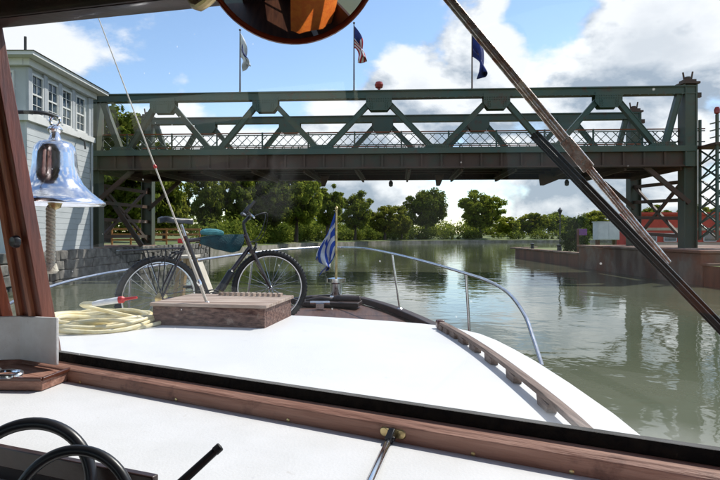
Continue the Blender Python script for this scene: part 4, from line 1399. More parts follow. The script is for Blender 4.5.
MB().box(B(gu(3.64) , 3.66, ztop(gu(3.64), 3.64) + .03), (.05, .06, .055), rz=-TH + .3).build('rail_end', 'mahogany', grab, bevel=.01)

# ------------------------------------------------------------------ windshield
S0, S1 = B(CL, 1.845, -.45), B(.66, 1.155, -.45)
H0, H1 = B(-1.53, 1.67, .735), B(.66, .99, .485)
S0m, S1m = mirror_pt(S0), mirror_pt(S1)
H0m, H1m = mirror_pt(H0), mirror_pt(H1)
sd = (S1 - S0).normalized()
pn = (S1 - S0).cross(H0 - S0).normalized()
if pn.y < 0: pn = -pn          # outward = forward
inn = V(sd.y, -sd.x, 0)
if inn.y > 0: inn = -inn       # inward, horizontal


def on_glass(px, py, off=0.0):
    d = V((px - 360) / F, 1, (HORIZ - py) / F); o = V(0, 0, EYE)
    t = (S0 + pn * off - o).dot(pn) / d.dot(pn)
    return o + d * t


def sill_at(px):
    k = (px - 360) / F
    t = (k * S0.y - S0.x) / ((S1.x - S0.x) - k * (S1.y - S0.y))
    return S0 + (S1 - S0) * t


REFLECTION_SPOT = tuple(on_glass(272, 186) - S0)
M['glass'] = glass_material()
ws = bpy.data.objects.new('windshield', None); COL.objects.link(ws); ws.parent = boat
up = V(0, 0, 1)
# panes
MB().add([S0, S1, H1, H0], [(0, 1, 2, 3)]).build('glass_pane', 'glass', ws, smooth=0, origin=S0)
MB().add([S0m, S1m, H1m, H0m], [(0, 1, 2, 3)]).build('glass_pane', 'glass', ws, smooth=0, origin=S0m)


def rail_along(a, b, prof, name, m_, bev=.003, ext=.0):
    """sweep a profile [(inward, up)] from a to b"""
    d = (b - a).normalized(); i_ = V(d.y, -d.x, 0).normalized()
    if i_.y > 0: i_ = -i_
    mb = MB(); n = len(prof)
    mb.add([a - d * ext + i_ * p + up * q for p, q in prof] + [b + d * ext + i_ * p + up * q for p, q in prof],
           [tuple(range(n - 1, -1, -1)), tuple(range(n, 2 * n))] + [(k, (k + 1) % n, n + (k + 1) % n, n + k) for k in range(n)])
    return mb.build(name, m_, ws, bevel=bev)


M['sill_wood'] = M['mahogany_side']
for a, b in ((S0, S1), (S1m, S0m)):
    rail_along(a, b, [(-.03, -.10), (.058, -.075), (.056, -.012), (.044, -.004), (.012, -.001), (-.03, -.001)], 'sill', 'mahogany_side', .002)
    rail_along(a, b, [(.012, -.0005), (.012, .004), (.004, .030), (-.014, .030), (-.03, .002), (-.03, -.0005)], 'gasket', 'gasket', .001)
    rail_along(a + V(0, 0, -.012), b + V(0, 0, -.012), [(-.032, -.14), (-.032, .016), (-.06, .004), (-.07, -.14)], 'outer_ledge', 'mahogany_dark', .002)
for a, b in ((H0, H1), (H1m, H0m)):
    rail_along(a, b, [(.07, .16), (.07, .0), (.06, -.02), (-.03, -.015), (-.04, .16)], 'header', 'mahogany_dark', .004)
    rail_along(a, b, [(.058, -.0215), (.02, -.032), (.004, -.03), (.004, -.016)], 'header_trim', 'mahogany_dark', .001)
# stiles at the centre
axis = (H0 - S0)
for off, wd, m_, dep, nm, inset in ((.010, .020, 'stile_light', .060, 'stile_strip', .010), (.046, .052, 'stile_wood', .050, 'stile', 0.0), (.080, .016, 'stile_light', .060, 'stile_strip', .008), (.107, .038, 'stile_wood', .05, 'stile', -.004)):
    a = S0 + sd * off + inn * inset; b = H0 + sd * (off * .62 - .145) + inn * inset
    MB().beam(a + up * .0, b + axis.normalized() * .03, wd, dep, up=pn).build(nm, m_, ws, bevel=.003)
sdm = (S1m - S0m).normalized()
for off, wd, m_, dep, nm in ((.075, .05, 'stile_wood', .05, 'stile'), (.108, .018, 'stile_light', .062, 'stile_strip'), (.145, .05, 'stile_wood', .05, 'stile')):
    a = S0m + sdm * off; b = H0m + sdm * (off + .12)
    MB().beam(a, b, wd, dep, up=pn).build(nm, m_, ws, bevel=.003)
# solid white panel with grime, built for a whitish patch over the stile ends
fp = MB(); c0 = S0 + inn * .064 + sd * .0; c1 = S0 + inn * .064 + sd * .222
fp.hexa([c0 + up * .0, c1 + up * .0, c1 + inn * -.012 + up * .0, c0 + inn * -.012 + up * .0], [c0 + up * .155 - inn * -.02 * 0, c1 + up * .165, c1 - inn * .012 + up * .165, c0 - inn * .012 + up * .155])
im = V(-sdm.y, sdm.x, 0).normalized()
if im.y > 0: im = -im
e0 = S0m + im * .064 - sdm * .02; e1 = S0m + im * .064 + sdm * .42
fp.hexa([e0, e1, e1 - im * .012, e0 - im * .012], [e0 + up * .158, e1 + up * .150, e1 - im * .012 + up * .150, e0 - im * .012 + up * .158])
fp.build('pale_panel', 'pale_panel', ws, bevel=.003)
kn = MB(); pp = S0 + sd * .03 + (H0 - S0) * .36 + inn * .05
kn.lathe([(0, .012), (.017, .01), (.022, 0), (.022, -.01)], pp, axis=inn, n=16); kn.build('latch_knob', 'black_plastic', ws)
# outer side stile (out of frame) so that the frame is closed
MB().beam(S1, H1 + up * .05, .09, .06, up=pn).build('stile', 'stile_wood', ws, bevel=.003)
MB().beam(S1m, H1m + up * .05, .09, .06, up=pn).build('stile', 'stile_wood', ws, bevel=.003)

# dashboard (white, sunlit) with dark underside panel
zd = -.50
edge = lambda u: 1.135 - .2 * (u + 1.05)
dpoly = [(CL, 1.82), (.64, 1.14), (.64, edge(.64)), (-.6, edge(-.6)), (-1.05, edge(-1.05)), (-1.56, edge(-1.56)), (-2.07, edge(-1.05)), (-3.76, edge(.64)), (-3.76, 1.14)]
mb = MB()
mb.prism([tuple(B(u, v, 0))[:2] for u, v in dpoly], EYE + zd - .03, EYE + zd)
mb.build('dashboard', 'dash_paint', boat, bevel=.004)
mb = MB()
for k in range(2, 7):
    (u0, v0), (u1, v1) = dpoly[k], dpoly[k + 1] if k < 7 else dpoly[7]
    mb.hexa([B(u0, v0 + .02, -1.6), B(u1, v1 + .02, -1.6), B(u1, v1 + .05, -1.6), B(u0, v0 + .05, -1.6)], [B(u0, v0 + .02, zd - .031), B(u1, v1 + .02, zd - .031), B(u1, v1 + .05, zd - .031), B(u0, v0 + .05, zd - .031)])
mb.build('console_front', 'mahogany_dark', boat)
for k in (3, 4):
    (u0, v0), (u1, v1) = dpoly[k], dpoly[k + 1]
    MB().beam(B(u0, v0 - .008, zd - .006), B(u1, v1 - .008, zd - .006), .018, .045).build('dash_nosing', 'mahogany_dark', boat, bevel=.003)

# wheelhouse shell behind the camera
mb = MB()
rows = []
for v in (1.86, 1.5, 1.2, .5, -2.2):
    row = []
    for t in (-1, -.75, -.5, -.25, 0, .25, .5, .75, 1):
        vv = v
        if v > 1.1: vv = v - .33 * abs(t) * 2.2
        row.append(B(CL + t * 2.30, vv, .87 - .26 * abs(t) ** 1.3))
    rows.append(row)
mb.sheet(rows); mb.sheet([[p + up * .05 for p in r] for r in rows])
mb.build('roof', 'mahogany_dark', boat)
for s in (-1, 1):
    uu = CL + s * 2.24
    for (z0, z1) in ((-1.6, -.42), (.55, .66)):
        MB().hexa([B(uu, -2.2, z0), B(uu, 1.12, z0), B(uu + .04 * s, 1.12, z0), B(uu + .04 * s, -2.2, z0)], [B(uu, -2.2, z1), B(uu, 1.12, z1), B(uu + .04 * s, 1.12, z1), B(uu + .04 * s, -2.2, z1)]).build('side_wall', 'cabin_panel', boat)
    for v in (-2.15, -.9, .35):
        MB().hexa([B(uu, v, -.42), B(uu, v + .09, -.42), B(uu + .04 * s, v + .09, -.42), B(uu + .04 * s, v, -.42)], [B(uu, v, .55), B(uu, v + .09, .55), B(uu + .04 * s, v + .09, .55), B(uu + .04 * s, v, .55)]).build('window_post', 'cabin_panel', boat)
MB().hexa([B(-3.8, -2.25, -1.6), B(-1.9, -2.25, -1.6), B(-1.9, -2.2, -1.6), B(-3.8, -2.2, -1.6)], [B(-3.8, -2.25, .8), B(-1.9, -2.25, .8), B(-1.9, -2.2, .8), B(-3.8, -2.2, .8)]).build('bulkhead', 'cabin_panel', boat)
MB().hexa([B(-1.2, -2.25, -1.6), B(.7, -2.25, -1.6), B(.7, -2.2, -1.6), B(-1.2, -2.2, -1.6)], [B(-1.2, -2.25, .8), B(.7, -2.25, .8), B(.7, -2.2, .8), B(-1.2, -2.2, .8)]).build('bulkhead', 'cabin_panel', boat)
MB().hexa([B(-3.8, -2.2, -1.66), B(.7, -2.2, -1.66), B(.7, 1.1, -1.66), B(-3.8, 1.1, -1.66)], [B(-3.8, -2.2, -1.6), B(.7, -2.2, -1.6), B(.7, 1.1, -1.6), B(-3.8, 1.1, -1.6)]).build('cabin_floor', 'deck_teak', boat)

# wiper: arm from above, blade across the pane
wp = bpy.data.objects.new('windshield_wiper', None); COL.objects.link(wp); wp.parent = boat
a0, a1 = on_glass(438, -14, .055), on_glass(668, 264, .050)
arm = MB(); am = a0.lerp(a1, .62)
arm.beam(a0, am, .021, .012, up=pn); arm.beam(am + pn * .001, a1, .016, .010, up=pn)
arm.beam(am - (a1 - a0).normalized() * .03 - pn * .006, am + (a1 - a0).normalized() * .05 - pn * .006, .026, .012, up=pn)
arm.beam(a0 - pn * .008, am - pn * .008, .007, .006, up=pn); arm.beam(am - pn * .006, a1 - pn * .006, .006, .006, up=pn)
ao = arm.build('arm', 'wiper_steel', wp, bevel=.002)
MB().lathe([(.02, -.03), (.02, .03), (.012, .04), (0, .042)], a0, axis=pn, n=16).build('pivot', 'chrome', ao)
b0, b1 = on_glass(534, 134, .022), on_glass(726, 333, .022)
bl = MB(); bl.beam(b0 - pn * .010, b1 - pn * .010, .009, .020, up=pn); bl.beam(b0, b1, .021, .012, up=pn)
bo_ = bl.build('blade', 'rubber', wp, bevel=.001)
mb = MB(); mb.beam(b0.lerp(b1, .44) + pn * .012, b0.lerp(b1, 1.0) + pn * .010, .007, .012, up=pn); mb.build('bridge_spring', 'stainless', bo_, bevel=.001)
mb = MB(); bc = b0.lerp(b1, .60); mb.beam(bc - (b1 - b0).normalized() * .03 + pn * .02, bc + (b1 - b0).normalized() * .03 + pn * .02, .02, .022, up=pn); mb.build('blade_clip', 'wiper_steel', bo_, bevel=.002)

for k, px in enumerate((95, 190, 300, 480, 575, 660)):
    q = sill_at(px) + inn * .0572 + up * -.045
    MB().lathe([(.0052, -.002), (.0052, .001), (.003, .002), (0, .002)], q, axis=inn, n=12).build('screw', 'brass', ws)
# window stay: bracket on the sill and chrome rod coming towards us
sp_ = sill_at(402) + inn * .0525 + up * -.030
stay = bpy.data.objects.new('window_stay', None); COL.objects.link(stay); stay.parent = boat
mb = MB()
for s in (-.022, .022):
    mb.lathe([(0, .008), (.011, .007), (.015, 0), (.015, -.004)], sp_ + sd * s, axis=inn, n=18)
mb.beam(sp_ - sd * .022 + inn * .003, sp_ + sd * .022 + inn * .003, .007, .022, up=up)
mb.build('bracket', 'brass', stay, bevel=.001)
mb = MB(); mb.beam(sp_ + inn * .004 + up * .006, sp_ + inn * .03 + up * -.012, .016, .02); mb.tube([sp_ + inn * .02 - sd * .012 + up * -.008, sp_ + inn * .02 + sd * .012 + up * -.008], .006, 10)
mb.build('hinge', 'black_plastic', stay, bevel=.002)
r1 = PX(366, 492, 1.06)
rd = MB(); rr0 = sp_ + inn * .026 + up * -.010
rd.tube([rr0, rr0.lerp(r1, .06), rr0.lerp(r1, .12), r1], [.005, .0055, .0085, .0085], 14); rd.build('rod', 'chrome', stay)

# ================================================================== THINGS ABOARD
# ---- bell hanging from a bracket on the centre stile
bc = PX(55, 203, 2.36)     # mouth centre
bell = empty('ship_bell', bc, 'polished chrome bell hanging outside the window beside the wooden mullion', 'bell')
k = .183
prof = [(.0, .262), (.040, .262), (.062, .254), (.077, .236), (.083, .205), (.086, .16), (.093, .118), (.110, .08), (.140, .048), (.175, .02), (.196, .004), (.198, -.004), (.192, -.009), (.182, -.006),
        (.15, .03), (.11, .065), (.088, .11), (.078, .17), (.07, .235), (0, .245)]
MB().lathe(prof, bc, n=64).build('body', 'bell_metal', bell, smooth=60)
yk = MB(); yk.lathe([(.03, .262), (.022, .275), (.018, .29), (.026, .298), (.03, .31), (.022, .322), (.012, .328)], bc, n=20)
yk.ring(bc + V(0, 0, .345), (0, 1, 0), .02, .006, 24, 8)
yk.build('crown', 'bell_metal', bell)
ck = MB(); ck.tube([bc + V(0, 0, .23), bc + V(0, 0, .0)], .006, 8); ck.lathe([(0, .03), (.022, .02), (.028, 0), (.022, -.02), (0, -.03)], bc, n=16); ck.build('clapper', 'brass', bell)
bk = MB(); mp_ = S0 + (H0 - S0) * .62
bk.tube(smooth_curve([bc + V(0, 0, .366), bc + V(-.03, -.05, .37), bc + V(-.12, -.15, .35), V(mp_.x - .02, mp_.y + .03, bc.z + .30)], 6), .008, 10)
bk.build('bracket', 'black_plastic', bell)
# braided lanyard
ln = MB(); top_ = bc + V(-.018, 0, -.015); L_ = .26
for ph in (0, 2.09, 4.19):
    ln.tube([top_ + V(math.cos(ph + t * 34) * .011, math.sin(ph + t * 34) * .011, -t * L_) for t in [i / 90 for i in range(91)]], .0085, 7)
ln.lathe([(0, .03), (.022, .02), (.027, 0), (.03, -.012), (.02, -.022), (0, -.024)], top_ + V(0, 0, -L_), n=16)
ln.build('lanyard', 'rope_white', bell)

# ---- bicycle
rear = PX(159.6, 294.0, 4.56); rear.z = EYE + ZDK - .03 + .345
frnt = PX(270, 284, 5.16); frnt.z = EYE + ZDK + .345
bike = empty('bicycle', rear + V(0, 0, -.345), 'dark bicycle with a teal frame bag standing on the foredeck', 'bicycle')
ep = (frnt - rear).normalized(); er = ep.cross(V(0, 0, 1)).normalized(); eq = er.cross(ep).normalized()
lean = .05


def K(p, q, r=0.0):
    return rear + ep * p + eq * q + er * (r - lean * q)


def wheel(c, d, nm='wheel'):
    ax = d.cross(V(0, 0, 1)).normalized(); upv = ax.cross(d).normalized()
    hub = MB(); hub.tube([c - ax * .05, c - ax * .035, c + ax * .035, c + ax * .05], [.008, .022, .022, .008], 12)
    w_ = hub.build(nm, 'stainless', bike)
    MB().ring(c, ax, .322, .024, 56, 10).build('tyre', 'rubber', w_)
    kb = MB()
    for i in range(64):
        a = 2 * math.pi * i / 64; rv = d * math.cos(a) + upv * math.sin(a)
        kb.beam(c + rv * .336 + ax * -.020, c + rv * .336 + ax * .020, .011, .024, up=rv)
    kb.build('tread', 'rubber', w_)
    rm = MB(); rm.ring(c, ax, .292, .0095, 56, 8); rm.build('rim', 'stainless', w_)
    sp = MB()
    for i in range(28):
        a = 2 * math.pi * i / 28; b = a + (.5 if i % 2 else -.5)
        rv = d * math.cos(a) + upv * math.sin(a); hv = d * math.cos(b) + upv * math.sin(b)
        sp.tube([c + hv * .022 + ax * (.03 if i % 4 < 2 else -.03), c + rv * .288], .0016, 4, cap=False)
    sp.build('spokes', 'stainless', w_)
    return w_


dF = V(.965, .26, 0).normalized()
wheel(rear, ep)
wheel(frnt, dF)
WB = (frnt - rear).length
bb = (.425, -.05)
fr = MB()
seat_top = (.235, .50); ht0 = (.83, .365); ht1 = (.785, .50)
for a, b, r_ in ((bb, seat_top, .016), (bb, (.825, .385), .019), ((.25, .46), (.79, .485), .016)):
    fr.tube([K(*a), K(*b)], r_, 12)
fr.tube([K(*ht0), K(*ht1)], .02, 12)
for s in (-1, 1):
    fr.tube([K(0, 0, .06 * s), K(.2, -.03, .045 * s), K(*bb, .03 * s)], .009, 8)
    fr.tube([K(0, 0, .06 * s), K(.22, .42, .02 * s)], .008, 8)
fr.lathe([(.024, -.035), (.024, .035)], K(*bb), axis=er, n=14)
fr.build('frame', 'bike_paint', bike)
fk = MB(); crown = K(.84, .345)
ax2 = dF.cross(V(0, 0, 1)).normalized()
for s in (-1, 1):
    fk.tube([frnt + ax2 * .055 * s, crown.lerp(frnt, .45) + ax2 * .062 * s, crown + ax2 * .06 * s], [.011, .016, .017], 10)
fk.beam(crown - ax2 * .075, crown + ax2 * .075, .05, .035)
fk.build('fork', 'bike_paint', bike)
st = MB(); st.tube([K(*ht1), K(.768, .60)], .014, 10); st.tube([K(.768, .60), K(.835, .66)], .015, 10); st.build('stem', 'black_plastic', bike)
hb_c = K(.835, .66)
hb = MB(); hpts = [hb_c - ax2 * .31 - dF * .05 + V(0, 0, .03), hb_c - ax2 * .12 + V(0, 0, .01), hb_c, hb_c + ax2 * .12 + V(0, 0, .01), hb_c + ax2 * .31 - dF * .05 + V(0, 0, .03)]
hb.tube(smooth_curve(hpts, 5), .0125, 10)
hbo = hb.build('handlebar', 'black_plastic', bike)
for s, e in ((-1, hpts[0]), (1, hpts[-1])):
    gp = MB(); gp.tube([e, e - ax2 * .12 * s + dF * .02 + V(0, 0, -.01)], .019, 12); gp.build('grip', 'rubber', hbo)
    be = MB(); be.tube([e + ax2 * .01 * s, e + ax2 * .02 * s + dF * .07 + V(0, 0, .09)], .012, 10); be.build('bar_end', 'black_plastic', hbo)
    lv = MB(); q = e - ax2 * .14 * s; lv.tube([q, q + dF * .06 + V(0, 0, -.03), q + dF * .07 + ax2 * .09 * s + V(0, 0, -.05)], .008, 8); lv.build('brake_lever', 'stainless', hbo)
cbl = MB()
for s in (-1, 1):
    cbl.tube(smooth_curve([hb_c + ax2 * .17 * s + dF * .03, hb_c + dF * .15 + ax2 * .10 * s + V(0, 0, .02), K(.93, .47, .04 * s), K(.80, .42, .03 * s)], 6), .004, 6)
cbl.build('brake_cable', 'black_plastic', bike)
sp = MB(); sp.tube([K(*seat_top), K(.205, .60)], .013, 10); spo = sp.build('seat_post', 'stainless', bike)
# saddle: lofted
rows = []
for p, wv, zt2 in ((.02, .03, .655), (.06, .075, .668), (.12, .072, .66), (.19, .035, .652), (.26, .02, .648), (.305, .012, .64)):
    rows.append([K(p, zt2 - .045, -wv), K(p, zt2 - .012, -wv * 1.05), K(p, zt2, -wv * .55), K(p, zt2 - .004, 0), K(p, zt2, wv * .55), K(p, zt2 - .012, wv * 1.05), K(p, zt2 - .045, wv), K(p, zt2 - .035, 0)])
    rows[-1].append(rows[-1][0])
sm = MB().sheet(rows)
sm.add(rows[0][:8], [tuple(range(8))]); sm.add(rows[-1][:8], [tuple(range(8))])
sm.build('saddle', 'black_plastic', bike, smooth=70)
# drive train
cr = MB(); c = K(*bb, .055)
cr.ring(c, er, .085, .006, 36, 6); cr.ring(c + er * .008, er, .065, .005, 30, 6)
for i in range(5):
    a = i * 1.2566; cr.beam(c, c + (ep * math.cos(a) + eq * math.sin(a)) * .083, .012, .005, up=er)
cro = cr.build('chainring', 'black_plastic', bike)
for s, ang in ((1, -.7), (-1, math.pi - .7)):
    c0_ = K(*bb, .075 * s); c1_ = c0_ + (ep * math.cos(ang) + eq * math.sin(ang)) * .17
    m_ = MB(); m_.beam(c0_, c1_, .024, .012, up=er); co = m_.build('crank', 'stainless', bike)
    m_ = MB(); m_.box(c1_ + er * .05 * s, (.09, .08, .02), rz=math.atan2(ep.y, ep.x)); m_.build('pedal', 'black_plastic', co)
chn = MB(); hubc = K(0, 0, .05)
chn.tube([hubc + eq * .04, c + eq * .085], .004, 6); chn.tube([hubc + V(0, 0, -.09) + ep * .05, c - eq * .085], .004, 6); chn.build('chain', 'rubber', bike)
cs_ = MB(); cs_.lathe([(.045, 0), (.052, .008), (.035, .02), (.02, .028)], K(0, 0, .035), axis=er, n=20); cs_.tube([K(.01, -.03, .07), K(.04, -.10, .07)], .012, 8); cs_.build('cassette', 'brass', bike)
bt = MB(); bt.tube([K(.52, .02, 0), K(.56, .075, 0), K(.565, .08, 0), K(.63, .17, 0), K(.645, .19, 0)], [.034, .036, .036, .034, .015], 14); bt.build('bottle', 'black_plastic', bike)
bkm = MB()
for s in (-1, 1):
    bkm.tube([K(.10, .32, .035 * s), K(.13, .36, .06 * s), K(.19, .37, .03 * s)], .009, 8)
    q_ = crown + ax2 * .06 * s - V(0, 0, .03); bkm.tube([q_, q_ + V(0, 0, .06) + ax2 * .025 * s + dF * .03, q_ + V(0, 0, .10) + dF * .04 - ax2 * .03 * s], .008, 8)
bkm.build('brake', 'black_plastic', bike)
dr = MB(); dr.tube([K(.02, -.04, .075), K(.03, -.07, .08), K(.05, -.12, .075)], [.014, .018, .012], 8); dr.ring(K(.055, -.125, .07), er, .025, .006, 16, 6); dr.ring(K(.03, -.07, .07), er, .022, .006, 16, 6); dr.build('derailleur', 'black_plastic', bike)
# rear rack with reflector
rk = MB()
for s in (-1, 1):
    rk.tube([K(-.30, .40, .055 * s), K(.20, .40, .055 * s)], .006, 8); rk.tube([K(0, .02, .07 * s), K(-.10, .40, .055 * s)], .005, 8); rk.tube([K(0, .02, .07 * s), K(.05, .40, .055 * s)], .005, 8)
for p in (-.30, -.2, -.1, 0, .1, .2):
    rk.tube([K(p, .40, -.055), K(p, .40, .055)], .005, 6)
rk.build('rear_rack', 'black_plastic', bike)
MB().box(K(.19, .46, .02), (.05, .03, .04)).build('reflector', 'red_plastic', bike, bevel=.006)
# frame bag and rolled cloth on the top tube
bg_ = MB(); rows = []
for p, q0, q1, wv in ((.36, .43, .485, .02), (.44, .40, .495, .045), (.50, .375, .50, .05), (.57, .36, .50, .055), (.64, .34, .502, .05), (.71, .355, .50, .045), (.76, .42, .495, .02)):
    rows.append([K(p, q0, -wv * .6), K(p, (q0 + q1) / 2, -wv), K(p, q1, -wv * .6), K(p, q1, wv * .6), K(p, (q0 + q1) / 2, wv), K(p, q0, wv * .6), K(p, q0, -wv * .6)])
bg_.sheet(rows); bg_.add(rows[0][:6], [tuple(range(6))]); bg_.add(rows[-1][:6], [tuple(range(6))])
bgo = bg_.build('frame_bag', 'teal_fabric', bike, smooth=60)
m_ = MB(); m_.tube(smooth_curve([K(.36, .525, .02), K(.42, .53, .03), K(.5, .525, .03), K(.56, .51, .03)], 4), [.015, .02, .026, .028, .03, .03, .028, .027, .027, .026, .024, .022, .015][:13], 10)
m_.build('rolled_cloth', 'aqua_fabric', bgo)
# kickstand
MB().tube([K(.22, -.04, .04), K(.16, -.335, .16)], .008, 8).build('kickstand', 'stainless', bike)

# ---- folding wooden step behind the bicycle
stp = PX(190, 262, 5.55); z0 = EYE + ZDK
ws_ = empty('wooden_step', V(stp.x, stp.y, z0), 'pale plywood step stool standing behind the bicycle', 'stool')
c = V(stp.x, stp.y, z0)
for s in (-1, 1):
    MB().beam(c + V(-.14, -.12 * s, .0), c + V(-.07, -.10 * s, .60), .05, .035).build('leg', 'tan_ply', ws_, bevel=.004)
    MB().beam(c + V(.16, -.12 * s, .0), c + V(.02, -.10 * s, .60), .05, .035).build('leg', 'tan_ply', ws_, bevel=.004)
MB().hexa([c + V(-.10, -.16, .602), c + V(.06, -.16, .602), c + V(.06, .16, .602), c + V(-.10, .16, .602)], [c + V(-.10, -.16, .63), c + V(.06, -.16, .63), c + V(.06, .16, .63), c + V(-.10, .16, .63)]).build('seat', 'pale_ply', ws_, bevel=.004)
MB().hexa([c + V(.06, -.15, .55), c + V(.19, -.15, .20), c + V(.19, .15, .20), c + V(.06, .15, .55)], [c + V(.085, -.15, .56), c + V(.215, -.15, .21), c + V(.215, .15, .21), c + V(.085, .15, .56)]).build('panel', 'pale_ply', ws_, bevel=.003)

# ---- bow flag staff
fb = PX(336, 306, 7.25); fb.z = EYE + ZDK
stf = empty('bow_flag', fb, 'limp blue and white striped flag on a short staff at the bow', 'flag')
m_ = MB(); ftop = PX(336.5, 210, 7.25)
m_.tube([fb + V(0, 0, .02), ftop], [.018, .012], 10); m_.lathe([(0, .05), (.02, .03), (.02, .01), (.012, 0)], ftop, n=12)
m_.build('staff', 'brass', stf)
m_ = MB(); m_.lathe([(.09, 0), (.09, .03), (.075, .05), (.08, .2), (.125, .22), (.125, .27), (.06, .28), (.02, .285)], fb, n=24); m_.build('socket', 'chrome', stf)
limp_flag('cloth', stf, ftop + V(-.02, 0, -.03), .56, .78, lambda a, b: (1 if ((.1 < a < .5) and (abs(a - .28) < .05 or abs(b - .2) < .06)) else 0) if (a < .55 and b < .4) else (0 if int(a * 9) % 2 == 0 else 1),
          ['flag_bright_blue', 'flag_white'], -.55, 21, .42)

# ---- yellow hose coil on the cabin top
hc = B(CL, 0, 0)
hcx = PX(98, 324, 3.62)
hz = EYE - .60
hose = empty('garden_hose', V(hcx.x, hcx.y, hz), 'coiled pale yellow hose lying on the white cabin top', 'hose')
rnd = random.Random(4)
pts = []
turns = 9
for i in range(turns * 26):
    a = i / 26 * 2 * math.pi; tn = i / 26
    rad = .30 + .05 * math.sin(tn * 2.1) + .02 * math.sin(a * 2 + tn)
    cx = .03 * math.sin(tn * 1.7); cy = .03 * math.cos(tn * 2.3)
    lay = tn / turns * .055
    pts.append(V(hcx.x + cx + math.cos(a) * rad * 1.08, hcx.y + cy + math.sin(a) * rad, hz + .022 + lay + .012 * math.sin(a * 3 + tn * 2)))
m_ = MB().tube(pts, .0125, 8); m_.build('coil', 'hose_yellow', hose)
a_ = pts[-1]
MB().tube(smooth_curve([a_, PX(84, 306, 3.42), PX(94, 303.5, 3.38)], 5), .0125, 8).build('hose_end', 'hose_yellow', hose)
noz = MB(); noz.tube([PX(93, 304, 3.38), PX(99, 303, 3.38), PX(119, 300, 3.38)], [.014, .018, .019], 12)
nz_ = noz.build('nozzle', 'white_plastic', hose)
MB().tube([PX(119, 300, 3.38), PX(123, 299.5, 3.38), PX(125, 299.2, 3.38), PX(137, 297.5, 3.38)], [.021, .021, .010, .007], 12).build('nozzle_tip', 'red_plastic', nz_)

# ---- whip antenna leaning over the hatch
w0 = PX(207.5, 304.5, 3.62); w1 = PX(97, 14, 3.62)
an = empty('whip_antenna', w0, 'thin pale whip antenna leaning left above the deck hatch', 'antenna')
MB().tube([w0, w0.lerp(w1, .15), w0.lerp(w1, .16), w1], [.0095, .009, .0065, .003], 10).build('rod', 'antenna', an)
w_red = w0.lerp(w1, .475)
MB().lathe([(.008, -.012), (.012, 0), (.008, .012)], w_red, axis=(w1 - w0), n=12).build('marker', 'red_plastic', an)
MB().lathe([(.012, -.02), (.017, 0), (.012, .02)], w0.lerp(w1, .075), axis=(w1 - w0), n=12).build('ferrule', 'chrome', an)
MB().lathe([(.035, -.02), (.03, .0), (.012, .02)], w0 + V(0, 0, .0), n=16).build('base', 'chrome', an)

# ---- round convex mirror hanging from the roof
mc = PX(291, -52, .74); Rm = .117
mn = V(.10, -1, -.30).normalized()
mir = empty('round_mirror', mc, 'round convex mirror in a red varnished rim hanging under the roof', 'mirror')
prof = [(Rm * math.sin(t) / math.sin(.36), (math.cos(t) - math.cos(.36)) * Rm / math.sin(.36)) for t in [.36 * (1 - i / 14) for i in range(14)]] + [(0.0, (1 - math.cos(.36)) * Rm / math.sin(.36))]
M['mirror_glass'] = mat('mirror_glass', (.82, .80, .78), (.78, .76, .74), 6, .03, 1.0)
MB().lathe(prof, mc, axis=mn, n=64).build('mirror_glass', 'mirror_glass', mir, smooth=80)
m_ = MB(); m_.ring(mc, mn, Rm, .0042, 72, 10); m_.build('rim', 'varnish_red', mir)
m_ = MB(); m_.lathe([(Rm, -.004), (Rm * .9, -.03), (Rm * .4, -.05), (0, -.055)], mc, axis=mn, n=48); m_.build('back', 'black_plastic', mir)
ma = MB(); top = B(CL + 1.45, 1.02, .72)
ma.tube(smooth_curve([mc - mn * .05, mc - mn * .10 + V(-.04, 0, .03), PX(200, 6, .98), PX(188, -30, 1.05)], 6), .009, 10); ma.build('arm', 'brass', mir)

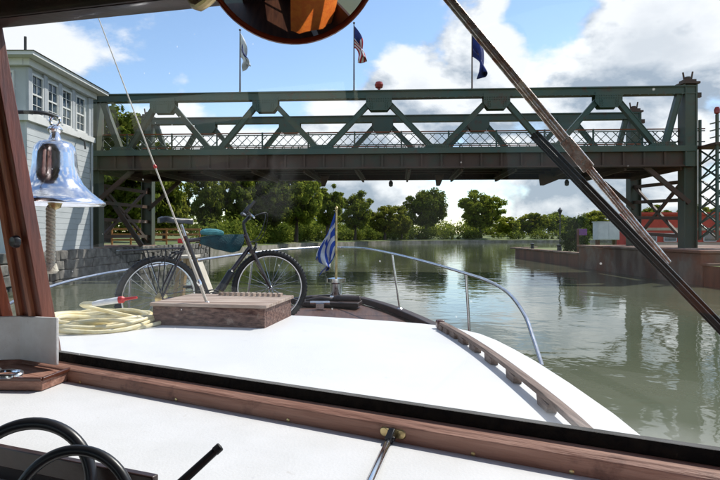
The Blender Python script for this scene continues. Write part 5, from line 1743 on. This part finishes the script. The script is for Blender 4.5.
# ---- dark things at the bottom left of the dash
c1 = PX(24, 491, 1.13); c2 = PX(71, 516, 1.06)
cab = empty('black_cable_coil', V(c2.x, c2.y, c2.z - .12), 'two loops of thick black cable at the edge of the white dash', 'cable')
for c, rad, ax, r_ in ((c1, 64 / F * 1.13, V(.10, -1, .30), .0125), (c2, 62 / F * 1.06, V(-.05, -1, .22), .0105)):
    MB().ring(c, ax, rad, r_, 64, 12).build('loop', 'black_plastic', cab)
lev0, lev1 = PX(174, 489, 1.02), PX(220, 447, 1.06)
lv = empty('control_lever', lev0, 'straight black control lever sticking up over the dash edge', 'lever')
MB().tube([lev0, lev1], [.0085, .0075], 14).build('shaft', 'black_plastic', lv)
MB().lathe([(.0085, -.012), (.0085, .0), (.007, .002), (0, .003)], lev1, axis=(lev1 - lev0), n=14).build('tip', 'rubber', lv)
# wooden tray with a shiny clip on the dash, left
tb = empty('wooden_tray', PX(30, 390, 1.80), 'small mahogany tray with metal bits lying at the left of the dash', 'tray')
def T(px, py, z):
    Yv = -(z) * F / (py - HORIZ)
    return V((px - 360) / F * Yv, Yv, EYE + z)
q0, q1, q2, q3 = T(-20, 390, -.498), T(42, 391, -.498), T(80, 376, -.498), T(20, 368, -.498)
h_ = V(0, 0, .032)
MB().hexa([q0, q1, q2, q3], [q0 + h_, q1 + h_, q2 + h_, q3 + h_]).build('board', 'mahogany_side', tb, bevel=.003)
cc = (q0 + q1 + q2 + q3) / 4 + V(0, 0, .033)
rim_ = MB()
for a, b in ((q0, q1), (q1, q2)):
    rim_.beam(a + h_ * 1.15, b + h_ * 1.15, .012, .012)
rim_.build('edge', 'mahogany', tb, bevel=.002)
kp = PX(8, 374, 1.82); kp.z = cc.z + .012
mt = empty('metal_shackle', kp, 'shiny metal shackle lying on the mahogany tray', 'shackle')
m_ = MB(); m_.tube(smooth_curve([kp + V(-.05, 0, 0), kp + V(-.02, .02, .004), kp + V(.03, .015, .004), kp + V(.045, -.01, 0), kp + V(.02, -.03, 0), kp + V(-.04, -.025, 0)], 5), .008, 10)
m_.build('bow', 'chrome', mt)
m_ = MB(); m_.tube([kp + V(-.045, -.035, .008), kp + V(-.04, .02, .008)], .009, 10); m_.build('pin', 'chrome', mt)

# ---- orange life jacket hanging on the right, behind the camera (seen in the mirror)
lj = empty('life_jacket', B(.32, -.12, -.75), 'orange life jacket hanging behind, reflected in the round mirror', 'life jacket')
rows = []
for i in range(9):
    t = i / 8
    w_ = .36 * (1 - .15 * t ** 2)
    rows.append([B(.32 + w_ * .95 * math.cos(k / 16 * 2 * math.pi), -.12 + .09 * math.sin(k / 16 * 2 * math.pi) + .02 * math.sin(k * 2.4), -.75 + 1.25 * t) for k in range(17)])
m_ = MB().sheet(rows); m_.build('vest', 'orange_fabric', lj, smooth=70)
